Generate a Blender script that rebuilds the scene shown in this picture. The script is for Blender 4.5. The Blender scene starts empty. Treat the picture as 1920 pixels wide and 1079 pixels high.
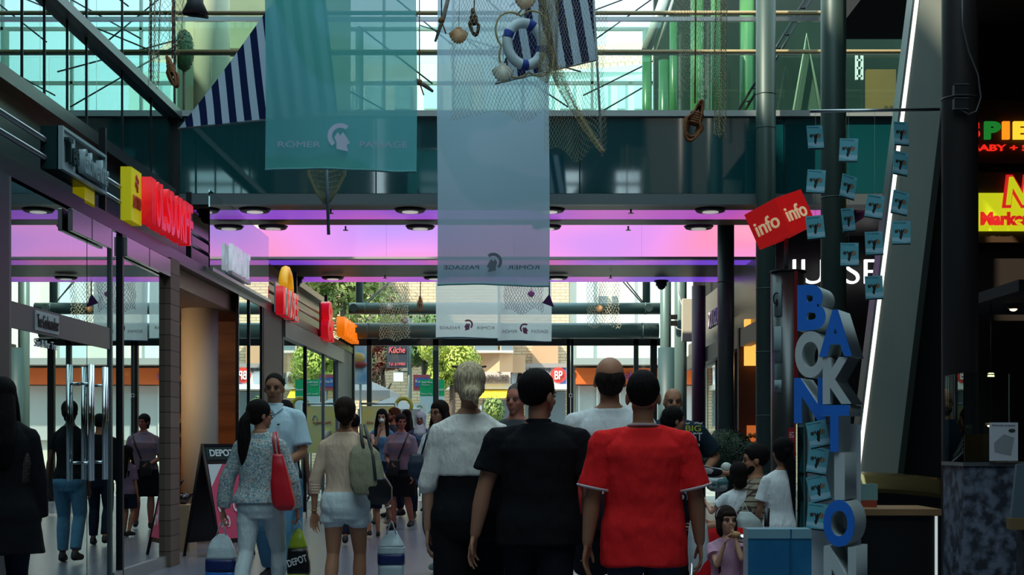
import bpy, bmesh, math, random
from mathutils import Vector, Matrix, Quaternion, noise
SC = bpy.context.scene
COL = SC.collection
PI = math.pi
R = math.radians
# ------------------------------------------------------------------ camera, sky, sun, exposure
F, CX, HZ, EYE = 2667.0, 978.0, 828.0, 1.30
cam_d = bpy.data.cameras.new('camera'); cam = bpy.data.objects.new('camera', cam_d); COL.objects.link(cam)
cam.location = (0, 0, EYE); cam.rotation_euler = (R(90), 0, 0)
cam_d.sensor_width = 36; cam_d.lens = F / 1920 * 36
cam_d.shift_x = (960 - CX) / 1920; cam_d.shift_y = (HZ - 539.5) / 1920
cam_d.clip_end = 300
SC.camera = cam
w = bpy.data.worlds.new('sky'); SC.world = w; w.use_nodes = True
bg = w.node_tree.nodes['Background']; bg.inputs[0].default_value = (.62, .86, .95, 1); bg.inputs[1].default_value = 1.8
sun_d = bpy.data.lights.new('sun', 'SUN'); sun_d.energy = 5.0; sun_d.angle = R(1); sun_d.color = (1, .9, .72)
sun = bpy.data.objects.new('sun', sun_d); COL.objects.link(sun)
sun.rotation_euler = Vector((-.75, -.62, .95)).to_track_quat('Z', 'Y').to_euler()
SC.view_settings.view_transform = 'Standard'; SC.view_settings.look = 'None'
SC.view_settings.exposure = 0.5; SC.view_settings.gamma = 1; SC.view_settings.use_curve_mapping = False
SC.cycles.use_denoising = True
SC.cycles.max_bounces = 8; SC.cycles.transparent_max_bounces = 24; SC.cycles.diffuse_bounces = 3; SC.cycles.glossy_bounces = 4
SC.cycles.sample_clamp_indirect = 4; SC.cycles.caustics_reflective = False; SC.cycles.caustics_refractive = False

def area(name, loc, size, power, col, target, sy=None):
    d = bpy.data.lights.new(name, 'AREA'); d.energy = power; d.color = col; d.size = size
    if sy: d.shape = 'RECTANGLE'; d.size_y = sy
    o = bpy.data.objects.new(name, d); COL.objects.link(o); o.location = loc
    o.rotation_euler = (Vector(loc) - Vector(target)).to_track_quat('Z', 'Y').to_euler()
    return o
def point(name, loc, power, col, r=.08):
    d = bpy.data.lights.new(name, 'POINT'); d.energy = power; d.color = col; d.shadow_soft_size = r
    o = bpy.data.objects.new(name, d); COL.objects.link(o); o.location = loc
    return o
# warm fill light added in the shop, and the bakery lamp
area('shop_warm_fill', (-5.2, 17.2, 3.1), 1.2, 62, (1, .66, .36), (-4.9, 18.5, 0))
point('bakery_lamp', (4.6, 22.5, 2.4), 30, (1, .55, .2))

def S_at(y): return F / y
def P(px, py, y):            # the real point at distance y that the photo shows at (px, py)
    return Vector(((px - CX) * y / F, y, EYE + (HZ - py) * y / F))

# ------------------------------------------------------------------ materials
MATS = {}
def mat(name, col, rough=.6, metal=0, emit=None, es=1, spec=.5, alpha=1, bump=0, bs=20, stretch=(1, 1, 1), trans=0, ior=1.45, coat=0):
    if name in MATS: return MATS[name]
    m = bpy.data.materials.new(name); m.use_nodes = True; MATS[name] = m
    b = m.node_tree.nodes['Principled BSDF']
    b.inputs['Base Color'].default_value = (*col, 1); b.inputs['Roughness'].default_value = rough
    b.inputs['Metallic'].default_value = metal; b.inputs['Specular IOR Level'].default_value = spec
    b.inputs['Alpha'].default_value = alpha; b.inputs['IOR'].default_value = ior
    b.inputs['Transmission Weight'].default_value = trans; b.inputs['Coat Weight'].default_value = coat
    if emit: b.inputs['Emission Color'].default_value = (*emit, 1); b.inputs['Emission Strength'].default_value = es
    if bump: add_bump(m, bump, bs, stretch)
    return m
def N(m, t, **kw):
    n = m.node_tree.nodes.new(t)
    for k, v in kw.items():
        if hasattr(n, k): setattr(n, k, v)
        else: n.inputs[k].default_value = v
    return n
def L(m, a, b): m.node_tree.links.new(a, b)
def coords(m, stretch=(1, 1, 1), rot=(0, 0, 0), kind='Object'):
    tc = N(m, 'ShaderNodeTexCoord'); mp = N(m, 'ShaderNodeMapping')
    mp.inputs['Scale'].default_value = stretch; mp.inputs['Rotation'].default_value = rot
    L(m, tc.outputs[kind], mp.inputs[0]); return mp.outputs[0]
def add_bump(m, strength, scale, stretch=(1, 1, 1), detail=3, dist=.02):
    v = coords(m, stretch); n = N(m, 'ShaderNodeTexNoise'); n.inputs['Scale'].default_value = scale; n.inputs['Detail'].default_value = detail
    L(m, v, n.inputs['Vector']); b = N(m, 'ShaderNodeBump'); b.inputs['Strength'].default_value = strength; b.inputs['Distance'].default_value = dist
    L(m, n.outputs['Fac'], b.inputs['Height']); L(m, b.outputs[0], m.node_tree.nodes['Principled BSDF'].inputs['Normal'])
def ramp(m, src, stops, dst=None, interp='LINEAR'):
    r = N(m, 'ShaderNodeValToRGB'); cr = r.color_ramp; cr.interpolation = interp
    while len(cr.elements) < len(stops): cr.elements.new(.5)
    for e, (p, c) in zip(cr.elements, stops): e.position = p; e.color = (*c, 1)
    L(m, src, r.inputs[0])
    if dst: L(m, r.outputs[0], dst)
    return r
def noisy(name, c1, c2, scale, rough=.6, stretch=(1, 1, 1), lo=.35, hi=.65, bump=0, **kw):
    if name in MATS: return MATS[name]
    m = mat(name, c1, rough, **kw); v = coords(m, stretch)
    n = N(m, 'ShaderNodeTexNoise'); n.inputs['Scale'].default_value = scale; n.inputs['Detail'].default_value = 5
    L(m, v, n.inputs['Vector']); ramp(m, n.outputs['Fac'], [(lo, c1), (hi, c2)], m.node_tree.nodes['Principled BSDF'].inputs['Base Color'])
    if bump: add_bump(m, bump, scale * 2, stretch)
    return m
def cloth(name, col, b=.35, s=5, rough=.9):
    b, s = max(b, .7), max(s, 6) * 2.2
    return mat(name, col, rough, spec=.15, bump=b, bs=s, stretch=(1.6, 1, .7))
def brick(name, c1, c2, mort, bw, bh, rough=.8, msize=.012, off=.5, kind='Object', rot=(0, 0, 0)):
    m = mat(name, c1, rough); v = coords(m, (1, 1, 1), rot, kind); b = N(m, 'ShaderNodeTexBrick'); b.offset = off
    b.inputs['Color1'].default_value = (*c1, 1); b.inputs['Color2'].default_value = (*c2, 1); b.inputs['Mortar'].default_value = (*mort, 1)
    b.inputs['Scale'].default_value = 1; b.inputs['Mortar Size'].default_value = msize; b.inputs['Brick Width'].default_value = bw; b.inputs['Row Height'].default_value = bh
    L(m, v, b.inputs['Vector']); L(m, b.outputs['Color'], m.node_tree.nodes['Principled BSDF'].inputs['Base Color']); return m
def glass(name, tint, refl, base=.15, rough=0.0, ior=1.6):
    if name in MATS: return MATS[name]
    m = bpy.data.materials.new(name); m.use_nodes = True; MATS[name] = m; nt = m.node_tree; nt.nodes.clear()
    out = N(m, 'ShaderNodeOutputMaterial'); mx = N(m, 'ShaderNodeMixShader'); tr = N(m, 'ShaderNodeBsdfTransparent'); gl = N(m, 'ShaderNodeBsdfGlossy')
    tr.inputs[0].default_value = (*tint, 1); gl.inputs[0].default_value = (*refl, 1); gl.inputs['Roughness'].default_value = rough
    fr = N(m, 'ShaderNodeFresnel'); fr.inputs[0].default_value = ior
    ad = N(m, 'ShaderNodeMath'); ad.operation = 'ADD'; ad.use_clamp = True; ad.inputs[1].default_value = base
    L(m, fr.outputs[0], ad.inputs[0]); L(m, ad.outputs[0], mx.inputs[0]); L(m, tr.outputs[0], mx.inputs[1]); L(m, gl.outputs[0], mx.inputs[2]); L(m, mx.outputs[0], out.inputs[0])
    return m
def fabric(name, col, through=.5, see=.1, rough=1):       # light comes through the weave
    if name in MATS: return MATS[name]
    m = bpy.data.materials.new(name); m.use_nodes = True; MATS[name] = m; nt = m.node_tree; nt.nodes.clear()
    out = N(m, 'ShaderNodeOutputMaterial'); a = N(m, 'ShaderNodeMixShader'); b = N(m, 'ShaderNodeMixShader')
    df = N(m, 'ShaderNodeBsdfDiffuse'); tl = N(m, 'ShaderNodeBsdfTranslucent'); tr = N(m, 'ShaderNodeBsdfTransparent')
    df.inputs[0].default_value = (*col, 1); tl.inputs[0].default_value = (*col, 1)
    a.inputs[0].default_value = through; b.inputs[0].default_value = see
    L(m, df.outputs[0], a.inputs[1]); L(m, tl.outputs[0], a.inputs[2]); L(m, a.outputs[0], b.inputs[1]); L(m, tr.outputs[0], b.inputs[2]); L(m, b.outputs[0], out.inputs[0])
    m['df'] = df.name; m['tl'] = tl.name
    return m

# ------------------------------------------------------------------ mesh builder
class MB:
    def __init__(s): s.v = []; s.f = []; s.sm = []
    def raw(s, vs, fs, smooth=False):
        o = len(s.v); s.v += [Vector(v) for v in vs]; s.f += [tuple(i + o for i in f) for f in fs]; s.sm += [smooth] * len(fs); return s
    def box(s, c, d, rz=0, rx=0, ry=0):
        m = Matrix.Rotation(rz, 3, 'Z') @ Matrix.Rotation(ry, 3, 'Y') @ Matrix.Rotation(rx, 3, 'X')
        vs = [Vector(c) + m @ Vector((x * d[0] / 2, y * d[1] / 2, z * d[2] / 2)) for x in (-1, 1) for y in (-1, 1) for z in (-1, 1)]
        return s.raw(vs, [(0, 1, 3, 2), (4, 6, 7, 5), (0, 4, 5, 1), (2, 3, 7, 6), (0, 2, 6, 4), (1, 5, 7, 3)])
    def bx(s, x0, x1, y0, y1, z0, z1): return s.box(((x0 + x1) / 2, (y0 + y1) / 2, (z0 + z1) / 2), (x1 - x0, y1 - y0, z1 - z0))
    def prism(s, pts, ext):
        n = len(pts); e = Vector(ext); a = [Vector(p) for p in pts]
        return s.raw(a + [p + e for p in a], [tuple(range(n - 1, -1, -1)), tuple(range(n, 2 * n))] + [(i, (i + 1) % n, (i + 1) % n + n, i + n) for i in range(n)])
    def tube(s, pts, r, n=8, closed=False, smooth=True):
        pts = [Vector(p) for p in pts]; k = len(pts); rs = r if isinstance(r, (list, tuple)) else [r] * k
        vs = []; fs = []; up = None
        for i, p in enumerate(pts):
            a = pts[i - 1] if (i or closed) else p; b = pts[(i + 1) % k] if (i < k - 1 or closed) else p
            t = (b - a).normalized() if (b - a).length > 1e-9 else Vector((0, 0, 1))
            if up is None: up = Vector((0, 0, 1)) if abs(t.z) < .9 else Vector((1, 0, 0))
            u = (up - t * up.dot(t))
            u = u.normalized() if u.length > 1e-6 else t.orthogonal().normalized()
            up = u; w_ = t.cross(u)
            vs += [p + (u * math.cos(2 * PI * j / n) + w_ * math.sin(2 * PI * j / n)) * rs[i] for j in range(n)]
        for i in range(k if closed else k - 1):
            for j in range(n):
                a = i * n + j; b = i * n + (j + 1) % n; c = ((i + 1) % k) * n
                fs.append((a, b, c + (j + 1) % n, c + j))
        o = len(s.v); s.raw(vs, fs, smooth)
        if not closed:
            s.f += [tuple(o + j for j in range(n - 1, -1, -1)), tuple(o + (k - 1) * n + j for j in range(n))]; s.sm += [False, False]
        return s
    def ell(s, c, r, m=None, nu=16, nv=10):
        c = Vector(c); r = r if isinstance(r, (tuple, list)) else (r, r, r); vs = []; fs = []
        for i in range(1, nv):
            ph = PI * i / nv
            for j in range(nu):
                th = 2 * PI * j / nu; v = Vector((r[0] * math.sin(ph) * math.cos(th), r[1] * math.sin(ph) * math.sin(th), r[2] * math.cos(ph)))
                vs.append(c + (m @ v if m else v))
        t = Vector((0, 0, r[2])); vs += [c + (m @ t if m else t), c - (m @ t if m else t)]
        for i in range(nv - 2):
            for j in range(nu):
                a = i * nu + j; b = i * nu + (j + 1) % nu; fs.append((a, a + nu, b + nu, b))
        T = (nv - 1) * nu
        for j in range(nu): fs += [(T, j, (j + 1) % nu), (T + 1, (nv - 2) * nu + (j + 1) % nu, (nv - 2) * nu + j)]
        return s.raw(vs, fs, True)
    def cap(s, a, b, ra, rb=None, n=12):
        rb = ra if rb is None else rb; a = Vector(a); b = Vector(b); d = (b - a); l = d.length
        if l < 1e-6: return s.ell(a, ra)
        t = d / l; pts = [a - t * ra * .98, a - t * ra * .7, a, a + d * .5, b, b + t * rb * .7, b + t * rb * .98]
        return s.tube(pts, [ra * .15, ra * .7, ra, (ra + rb) / 2, rb, rb * .7, rb * .15], n)
    def chain(s, pts, rs, n=12):
        for i in range(len(pts) - 1): s.cap(pts[i], pts[i + 1], rs[i], rs[i + 1], n)
        return s
    def loft(s, rings, n=24, m=None, sq=2.0, caps=True):
        vs = []; fs = []; k = len(rings)
        for (c, rx, ry) in rings:
            c = Vector(c)
            for j in range(n):
                a = 2 * PI * j / n; ca, sa = math.cos(a), math.sin(a)
                v = Vector((rx * math.copysign(abs(ca) ** (2 / sq), ca), ry * math.copysign(abs(sa) ** (2 / sq), sa), 0))
                vs.append(m @ (c + v) if m else c + v)
        for i in range(k - 1):
            for j in range(n): fs.append((i * n + j, i * n + (j + 1) % n, (i + 1) * n + (j + 1) % n, (i + 1) * n + j))
        o = len(s.v); s.raw(vs, fs, True)
        if caps: s.f += [tuple(o + j for j in range(n - 1, -1, -1)), tuple(o + (k - 1) * n + j for j in range(n))]; s.sm += [True, True]
        return s
    def grid(s, fn, nu, nv, thick=None, smooth=True):
        vs = [Vector(fn(i / nu, j / nv)) for j in range(nv + 1) for i in range(nu + 1)]
        fs = [(j * (nu + 1) + i, j * (nu + 1) + i + 1, (j + 1) * (nu + 1) + i + 1, (j + 1) * (nu + 1) + i) for j in range(nv) for i in range(nu)]
        s.raw(vs, fs, smooth)
        if thick:
            o = len(vs); e = Vector(thick); s.raw([v + e for v in vs], [f[::-1] for f in fs], smooth)
            bd = [i for i in range(nu + 1)] + [j * (nu + 1) + nu for j in range(1, nv + 1)] + [nv * (nu + 1) + i for i in range(nu - 1, -1, -1)] + [j * (nu + 1) for j in range(nv - 1, 0, -1)]
            b0 = len(s.v) - 2 * o
            s.raw([], []);
            for q in range(len(bd)):
                a, b = bd[q] + b0, bd[(q + 1) % len(bd)] + b0; s.f.append((a, a + o, b + o, b)); s.sm.append(False)
        return s
    def cyl(s, c, r, h, n=24, r2=None):
        c = Vector(c); r2 = r if r2 is None else r2
        return s.tube([c, c + Vector((0, 0, h))], [r, r2], n)
    def xf(s, m): s.v = [m @ v for v in s.v]; return s
    def mesh(s, name):
        me = bpy.data.meshes.new(name); me.from_pydata([tuple(v) for v in s.v], [], s.f); me.update()
        me.polygons.foreach_set('use_smooth', s.sm); return me
    def build(s, name, m, parent=None, loc=None, rot=None, bevel=0):
        me = s.mesh(name)
        if m: me.materials.append(m)
        o = bpy.data.objects.new(name, me); COL.objects.link(o)
        if parent: o.parent = parent
        if loc is not None: o.location = loc
        if rot is not None: o.rotation_euler = rot
        if bevel:
            bm = o.modifiers.new('bevel', 'BEVEL'); bm.width = bevel; bm.segments = 2; bm.limit_method = 'ANGLE'
        return o
def tag(o, label, cat, group=None, kind=None):
    o['label'] = label; o['category'] = cat
    if group: o['group'] = group
    if kind: o['kind'] = kind
    return o
def thing(name, label, cat, loc=(0, 0, 0), rz=0, group=None):
    o = bpy.data.objects.new(name, None); COL.objects.link(o); o.empty_display_size = .1; o.location = loc; o.rotation_euler = (0, 0, rz)
    return tag(o, label, cat, group)
def struct(mb, name, m, bevel=0):
    o = mb.build(name, m, bevel=bevel); o['kind'] = 'structure'; return o
def copy_tree(o, parent=None):
    c = o.copy(); COL.objects.link(c); c.parent = parent
    for ch in list(o.children): copy_tree(ch, c)
    return c
def voxel(o, size, smooth=4, sub=0, disp=0):
    r = o.modifiers.new('remesh', 'REMESH'); r.mode = 'VOXEL'; r.voxel_size = size; r.use_smooth_shade = True
    if smooth:
        sm = o.modifiers.new('smooth', 'SMOOTH'); sm.factor = .5; sm.iterations = smooth
    if disp:
        t = bpy.data.textures.get('folds') or bpy.data.textures.new('folds', 'CLOUDS'); t.noise_scale = .22; t.noise_depth = 2
        d = o.modifiers.new('folds', 'DISPLACE'); d.texture = t; d.strength = disp; d.mid_level = .5
    return o
def textmesh(txt, w_, h_, depth=.01, bold=0, slant=0):       # lettering in the XZ plane, facing -Y, centred
    cu = bpy.data.curves.new('lettering', 'FONT'); cu.body = txt; cu.size = 1; cu.offset = bold; cu.extrude = .5; cu.shear = slant; cu.resolution_u = 6
    ob = bpy.data.objects.new('lettering', cu); COL.objects.link(ob); me = bpy.data.meshes.new_from_object(ob)
    bpy.data.objects.remove(ob); xs = [v.co.x for v in me.vertices]; ys = [v.co.y for v in me.vertices]
    x0, x1, y0, y1 = min(xs), max(xs), min(ys), max(ys)
    if w_ is None: w_ = h_ * (x1 - x0) / (y1 - y0)
    for v in me.vertices:
        x, y, z = v.co; v.co = ((x - (x0 + x1) / 2) / (x1 - x0) * w_, -z * depth, (y - (y0 + y1) / 2) / (y1 - y0) * h_)
    return me
def letters(name, txt, w_, h_, m, parent=None, loc=(0, 0, 0), rz=0, depth=.01, bold=0, mirror=False, rx=0, ry=0, slant=0):
    me = textmesh(txt, w_, h_, depth, bold, slant)
    if mirror:
        for v in me.vertices: v.co.x *= -1
        me.flip_normals()
    me.materials.clear(); me.materials.append(m)
    o = bpy.data.objects.new(name, me); COL.objects.link(o); o.parent = parent; o.location = loc; o.rotation_euler = (rx, ry, rz)
    return o
# ------------------------------------------------------------------ common materials
DARK = mat('dark_metal', (.022, .024, .03), .35, .6)
BLK = mat('black', (.006, .006, .007), .5)
STEEL = mat('steel', (.38, .42, .43), .3, .9)
GREYM = mat('grey_metal', (.12, .15, .155), .4, .5)
COLM = mat('green_grey_paint', (.038, .068, .058), .45, .2)
PIPEM = mat('pipe_paint', (.13, .21, .20), .4, .2)
FASC = mat('fascia_metal', (.035, .033, .042), .3, .7)
WHITE = mat('white_paint', (.75, .78, .78), .5)
MIRR = glass('shop_glass', (.12, .19, .18), (.84, .95, .93), .50, 0, 1.5)
MIRU = glass('upper_glass', (.35, .65, .65), (.60, .84, .82), .34, 0, 1.5)
CLEAR = glass('clear_glass', (.93, .97, .96), (.8, .9, .9), .0, 0, 1.45)
GREENG = glass('green_glass', (.84, .97, .92), (.7, .9, .85), .0, 0, 1.45)
TEAL = mat('teal_panel', (.004, .062, .07), .04, 0, spec=.9, ior=1.9)
# ------------------------------------------------------------------ floor, walls, ceilings
fm = brick('floor_stone', (.20, .21, .26), (.175, .18, .225), (.09, .09, .11), 1.2, .6, .25, .006)
struct(MB().bx(-4.3, 11, -9, 31, -.2, 0), 'floor', fm)
struct(MB().bx(-9, -4.3, 10, 31, -.2, 0), 'floor', mat('shop_floor', (.16, .10, .07), .3))
struct(MB().bx(-30, 30, 31, 60, -.22, -.02), 'floor', noisy('street_paving', (.3, .28, .26), (.36, .34, .32), 3, .8))
XL, XU, ZS = -3.68, -4.20, 4.226
def yl(px, X=XL): return F * X / (px - CX)         # distance along a side wall for a photo column
# dark volumes
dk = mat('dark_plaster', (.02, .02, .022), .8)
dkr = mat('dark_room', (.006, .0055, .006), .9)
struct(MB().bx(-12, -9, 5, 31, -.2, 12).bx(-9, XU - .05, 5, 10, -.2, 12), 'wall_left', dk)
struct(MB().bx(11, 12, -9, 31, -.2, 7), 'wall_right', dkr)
struct(MB().bx(3.3, 12, -9, 15.2, 5.6, 6).bx(3.3, 12, 24.8, 31, 5.6, 6), 'ceiling', dkr)  # slabs put in on the right to darken that side
struct(MB().bx(-5, 12, -9, 2.0, 4.6, 4.9), 'ceiling', dkr)  # unseen slab over the camera, added to keep light off people's backs
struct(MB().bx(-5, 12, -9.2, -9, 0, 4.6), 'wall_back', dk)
struct(MB().bx(3.0, 12, 2, 7.0, 4.6, 4.9), 'ceiling', dkr)  # unseen slab added to shade the right foreground
struct(MB().bx(XU - 4, XU - .3, -9, 5, 0, 14.5), 'wall_sun_block', dk)  # unseen wall added to stop sun slipping in from the near left
# ------------------------------------------------------------------ left shop front
ZB0, ZB1 = 3.2, 3.325
struct(MB().bx(XL - .12, XL + .02, 5, 30.9, ZB0, ZB1).bx(XL - .5, XL - .12, 5, 30.9, ZB0 + .02, ZB1 - .02), 'trim_1', FASC)
struct(MB().bx(XU - .12, XU + .05, 5, 30.9, ZS - .02, ZS + .1), 'trim_2', FASC)       # cornice over the sign recess
struct(MB().bx(XU - .6, XU - .1, 5, 30.9, ZB1 - .02, ZS), 'wall_left_recess', mat('recess', (.01, .022, .025), .3, spec=.6))
struct(MB().bx(XU - .2, XL - .1, 5, 30.9, ZB1 - .05, ZB1 - .02), 'trim_3', DARK)
struct(MB().bx(XL - .06, XL + .02, 5, yl(12), 0, ZB0), 'wall_left_panel', mat('panel_dark_blue', (.01, .02, .028), .4))
def pane(name, y0, y1, z0, z1, X, m, label=None):
    o = MB().bx(X - .012, X, y0, y1, z0, z1).build(name, m); o['kind'] = 'structure'; return o
# tea shop double door
y0, y1 = yl(14), yl(206)
tea = thing('glass_shop_door', 'tall glass double shop door with long steel tube handles and grey lettered band', 'door', (XL, y0, 0), 0)
def lb(mb, name, m, par, **k):
    mb.v = [v - par.location for v in mb.v]; return mb.build(name, m, par, **k)
ym = yl(163)
for a, b in ((y0, ym - .01), (ym + .01, y1)):
    leaf = lb(MB().bx(XL - .012, XL, a, b, .02, ZB0 - .02), 'door_leaf', MIRR, tea)
lb(MB().bx(XL, XL + .012, y0, y1, 2.12, 2.31), 'lettered_band', mat('band_grey', (.1, .1, .105), .4, .3), tea)
for a in (y0, y1): lb(MB().bx(XL - .03, XL + .02, a - .02, a + .02, 0, ZB0), 'door_frame', GREYM, tea)
hm = mat('chrome', (.6, .65, .65), .12, 1)
for yy in (yl(149), yl(176)):
    h = lb(MB().tube([(XL + .09, yy, .97), (XL + .09, yy, 1.94)], .020, 12).tube([(XL + .09, yy + .07, .97), (XL + .09, yy + .07, 1.94)], .014, 12), 'door_handle', hm, tea)
    for zz in (1.12, 1.78): lb(MB().tube([(XL, yy, zz), (XL + .09, yy, zz)], .012, 8), 'handle_bracket', hm, tea)
nb = lb(MB().bx(XL + .012, XL + .02, yl(62), yl(106), 2.14, 2.29), 'name_plate', mat('plate_pale', (.42, .47, .5), .4), tea)
lt = letters('plate_lettering', 'Tee Gschwendner', yl(104) - yl(64), .1, BLK, tea, (XL + .026 - XL, (yl(62) + yl(106)) / 2 - y0, 2.215), R(90), .006)
letters('door_lettering', 'Sie & Ihr Tee', .5, .06, WHITE, tea, (.006, yl(86) - y0, 2.05), R(90), .003)
# fixed panes beside the door
pane('window_1', yl(208), yl(226), .02, ZB0, XL, MIRR); pane('window_2', yl(226), yl(318), .12, ZB0, XL, MIRR)
struct(MB().bx(XL - .05, XL + .03, yl(208), yl(318), 0, .12), 'baseboard_left', STEEL)
struct(MB().bx(XL - .02, XL + .03, yl(225) - .025, yl(225) + .025, 0, ZB0), 'trim_4', DARK)
for a, b in ((122, 197), (226, 312)):       # grey boxes hung under the beam
    t = thing('curtain_air_box', 'flat grey box under the beam, ' + ('over the lettered glass door' if a == 122 else 'over the pane beside the pillar'), 'vent', (XL, yl(a), 3.0), 0)
    lb(MB().bx(XL + .02, XL + .06, yl(a), yl(b), 3.0, 3.18), 'housing', mat('housing_grey', (.30, .27, .29), .2, .6), t, bevel=.006)
    lb(MB().bx(XL + .058, XL + .062, yl((a + b) / 2) - .006, yl((a + b) / 2) + .006, 3.0, 3.18), 'joint', BLK, t)
# brick pillar
bp = brick('pillar_tile', (.16, .10, .075), (.2, .13, .1), (.05, .035, .03), .42, .16, .7, .006, rot=(0, R(90), 0))
struct(MB().bx(XL - .4, XL + .06, yl(320, XL + .06), yl(337, XL + .06), 0, ZB0), 'column', brick('pillar_tile_front', (.16, .10, .075), (.2, .13, .1), (.05, .035, .03), .42, .16, .7, .006, rot=(R(90), 0, 0)))
# shop with the orange wooden wall
wood = mat('orange_wood', (.3, .09, .03), .45)
v = coords(wood, (.6, .6, 5)); n_ = N(wood, 'ShaderNodeTexNoise'); n_.inputs['Scale'].default_value = 1.6; L(wood, v, n_.inputs['Vector'])
ramp(wood, n_.outputs['Fac'], [(.35, (.2, .055, .015)), (.65, (.42, .14, .045))], wood.node_tree.nodes['Principled BSDF'].inputs['Base Color'])
yb = 20.2
struct(MB().bx(-9, XL - .1, yb, yb + .2, 0, ZB0), 'wall_shop', wood)
struct(MB().bx(-9, XL - .1, 15, yb, 3.0, ZB0), 'ceiling', mat('cream_ceiling', (.5, .36, .24), .7))
struct(MB().bx(-7.2, -7, 15, yb, 0, 3.2), 'wall_shop_side', wood)
struct(MB().bx(-9, XL - .1, 14.6, 14.75, 0, 3.2), 'wall_shop_front', dk)
struct(MB().cyl((-4.14, 18.3, 0), .235, 3.0, 40), 'column', mat('cream_column', (.62, .56, .44), .55))
sh = thing('wall_shelf_unit', 'dark wooden shelf niches on the orange wood wall behind the round column', 'shelf', (-5.0, yb, 0))
lb(MB().bx(-5.4, -4.5, yb - .06, yb - .01, 2.25, 2.95).bx(-5.4, -4.5, yb - .06, yb - .01, 1.72, 2.12), 'niche', BLK, sh)
for za, zb_ in ((2.15, 2.22), (1.56, 1.62), (1.36, 1.40)): lb(MB().bx(-5.4, -4.5, yb - .3, yb - .01, za, zb_), 'shelf_board', mat('shelf_cream', (.5, .3, .15), .5), sh)
ct = thing('display_crate', 'pale low display crate with dark kettles in the shop entrance', 'crate', (-4.15, 16.9, 0))
lb(MB().bx(-4.35, -3.9, 16.7, 17.1, 0, .55), 'crate_body', mat('crate_wood', (.5, .38, .24), .6), ct)
for i, (dx, dz, r) in enumerate(((-.1, .63, .09), (.1, .62, .08), (.0, .78, .07))):
    b = MB().ell((0, 0, 0), (r, r, r * .9)).tube([(r * .8, 0, 0), (r * 1.5, 0, r)], [.02, .012], 6); b.build('kettle', mat('pewter', (.08, .08, .09), .25, .8), None, (-4.12 + dx, 16.9, dz))
    o = bpy.data.objects['kettle' if i == 0 else 'kettle.%03d' % i]; tag(o, 'small dark metal kettle on the display crate, ' + ('left of the lower two', 'right of the lower two', 'on top of the other two')[i], 'kettle', 'kettles in the shop entrance')
# glass beyond the opening
pane('window_3', yl(445), yl(490), .05, ZB0, XL, MIRR)
for px in (445, 466, 490): struct(MB().bx(XL - .02, XL + .02, yl(px) - .02, yl(px) + .02, 0, ZB0), 'trim_5', DARK)
struct(MB().bx(XL - .3, XL + .02, yl(492), yl(527), 0, ZB0), 'column', mat('dark_plum', (.028, .014, .02), .5))
pane('window_4', yl(528), yl(572), .1, ZB0 - .3, XL, MIRR); pane('window_5', yl(572), yl(632), .1, ZB0 - .3, XL, MIRR)
struct(MB().bx(XL - .05, XL + .02, yl(528), yl(648), 0, .1), 'baseboard_left_far', STEEL)
struct(MB().bx(XL - .05, XL + .06, yl(528), yl(640), ZB0 - .3, ZB0 - .03), 'trim_6', mat('ribbed_grey', (.16, .16, .165), .4, .3))
for px in (528, 572, 606, 632): struct(MB().bx(XL - .02, XL + .03, yl(px) - .02, yl(px) + .02, 0, ZB0), 'trim_7', STEEL if px != 572 else DARK)
struct(MB().bx(XL - .4, XL, yl(634), 30.9, 0, ZB0), 'column', mat('pier_grey', (.1, .115, .115), .5))
# upper left glass wall and its balcony edge
for i, px in enumerate((-70, 41, 83, 126, 162, 229, 283, 327)):
    if i: pane('window_%d' % (9 + i), yl(prev, XU), yl(px, XU), ZS + .1, 8.6, XU, MIRU)
    struct(MB().bx(XU - .01, XU + .012, yl(px, XU) - .004, yl(px, XU) + .004, ZS + .1, 8.6), 'trim_8', DARK); prev = px
struct(MB().bx(XU, XU + .1, 5, 17.2, 5.2, 5.29), 'trim_9', GREYM)
struct(MB().bx(XU - .02, XU + .06, 17.14, 17.22, ZS, 5.3), 'trim_10', BLK)
struct(MB().bx(XU - 4, XU - .3, 5, 17.2, ZS + .1, 14.5), 'wall_left_upper', mat('upper_dark', (.02, .12, .13), .7))  # unseen upper part raised to keep sun off the hall
# shop rails in the recess
for i, zz in enumerate((3.52, 3.66)):
    o = MB().tube([(XL - .05, 6.5, zz), (XL - .05, 30.6, zz)], .022, 8).build('sign_rail', STEEL)
    tag(o, ('lower' if i == 0 else 'upper') + ' long steel tube rail carrying the shop signs above the left shop fronts', 'rail', 'sign rails')
for yy in (8.5, 12.7, 16.0, 20.3, 23.5, 27.2): struct(MB().bx(XL - .09, XL - .03, yy - .025, yy + .025, ZB1, 4.1), 'trim_11', DARK)
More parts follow.
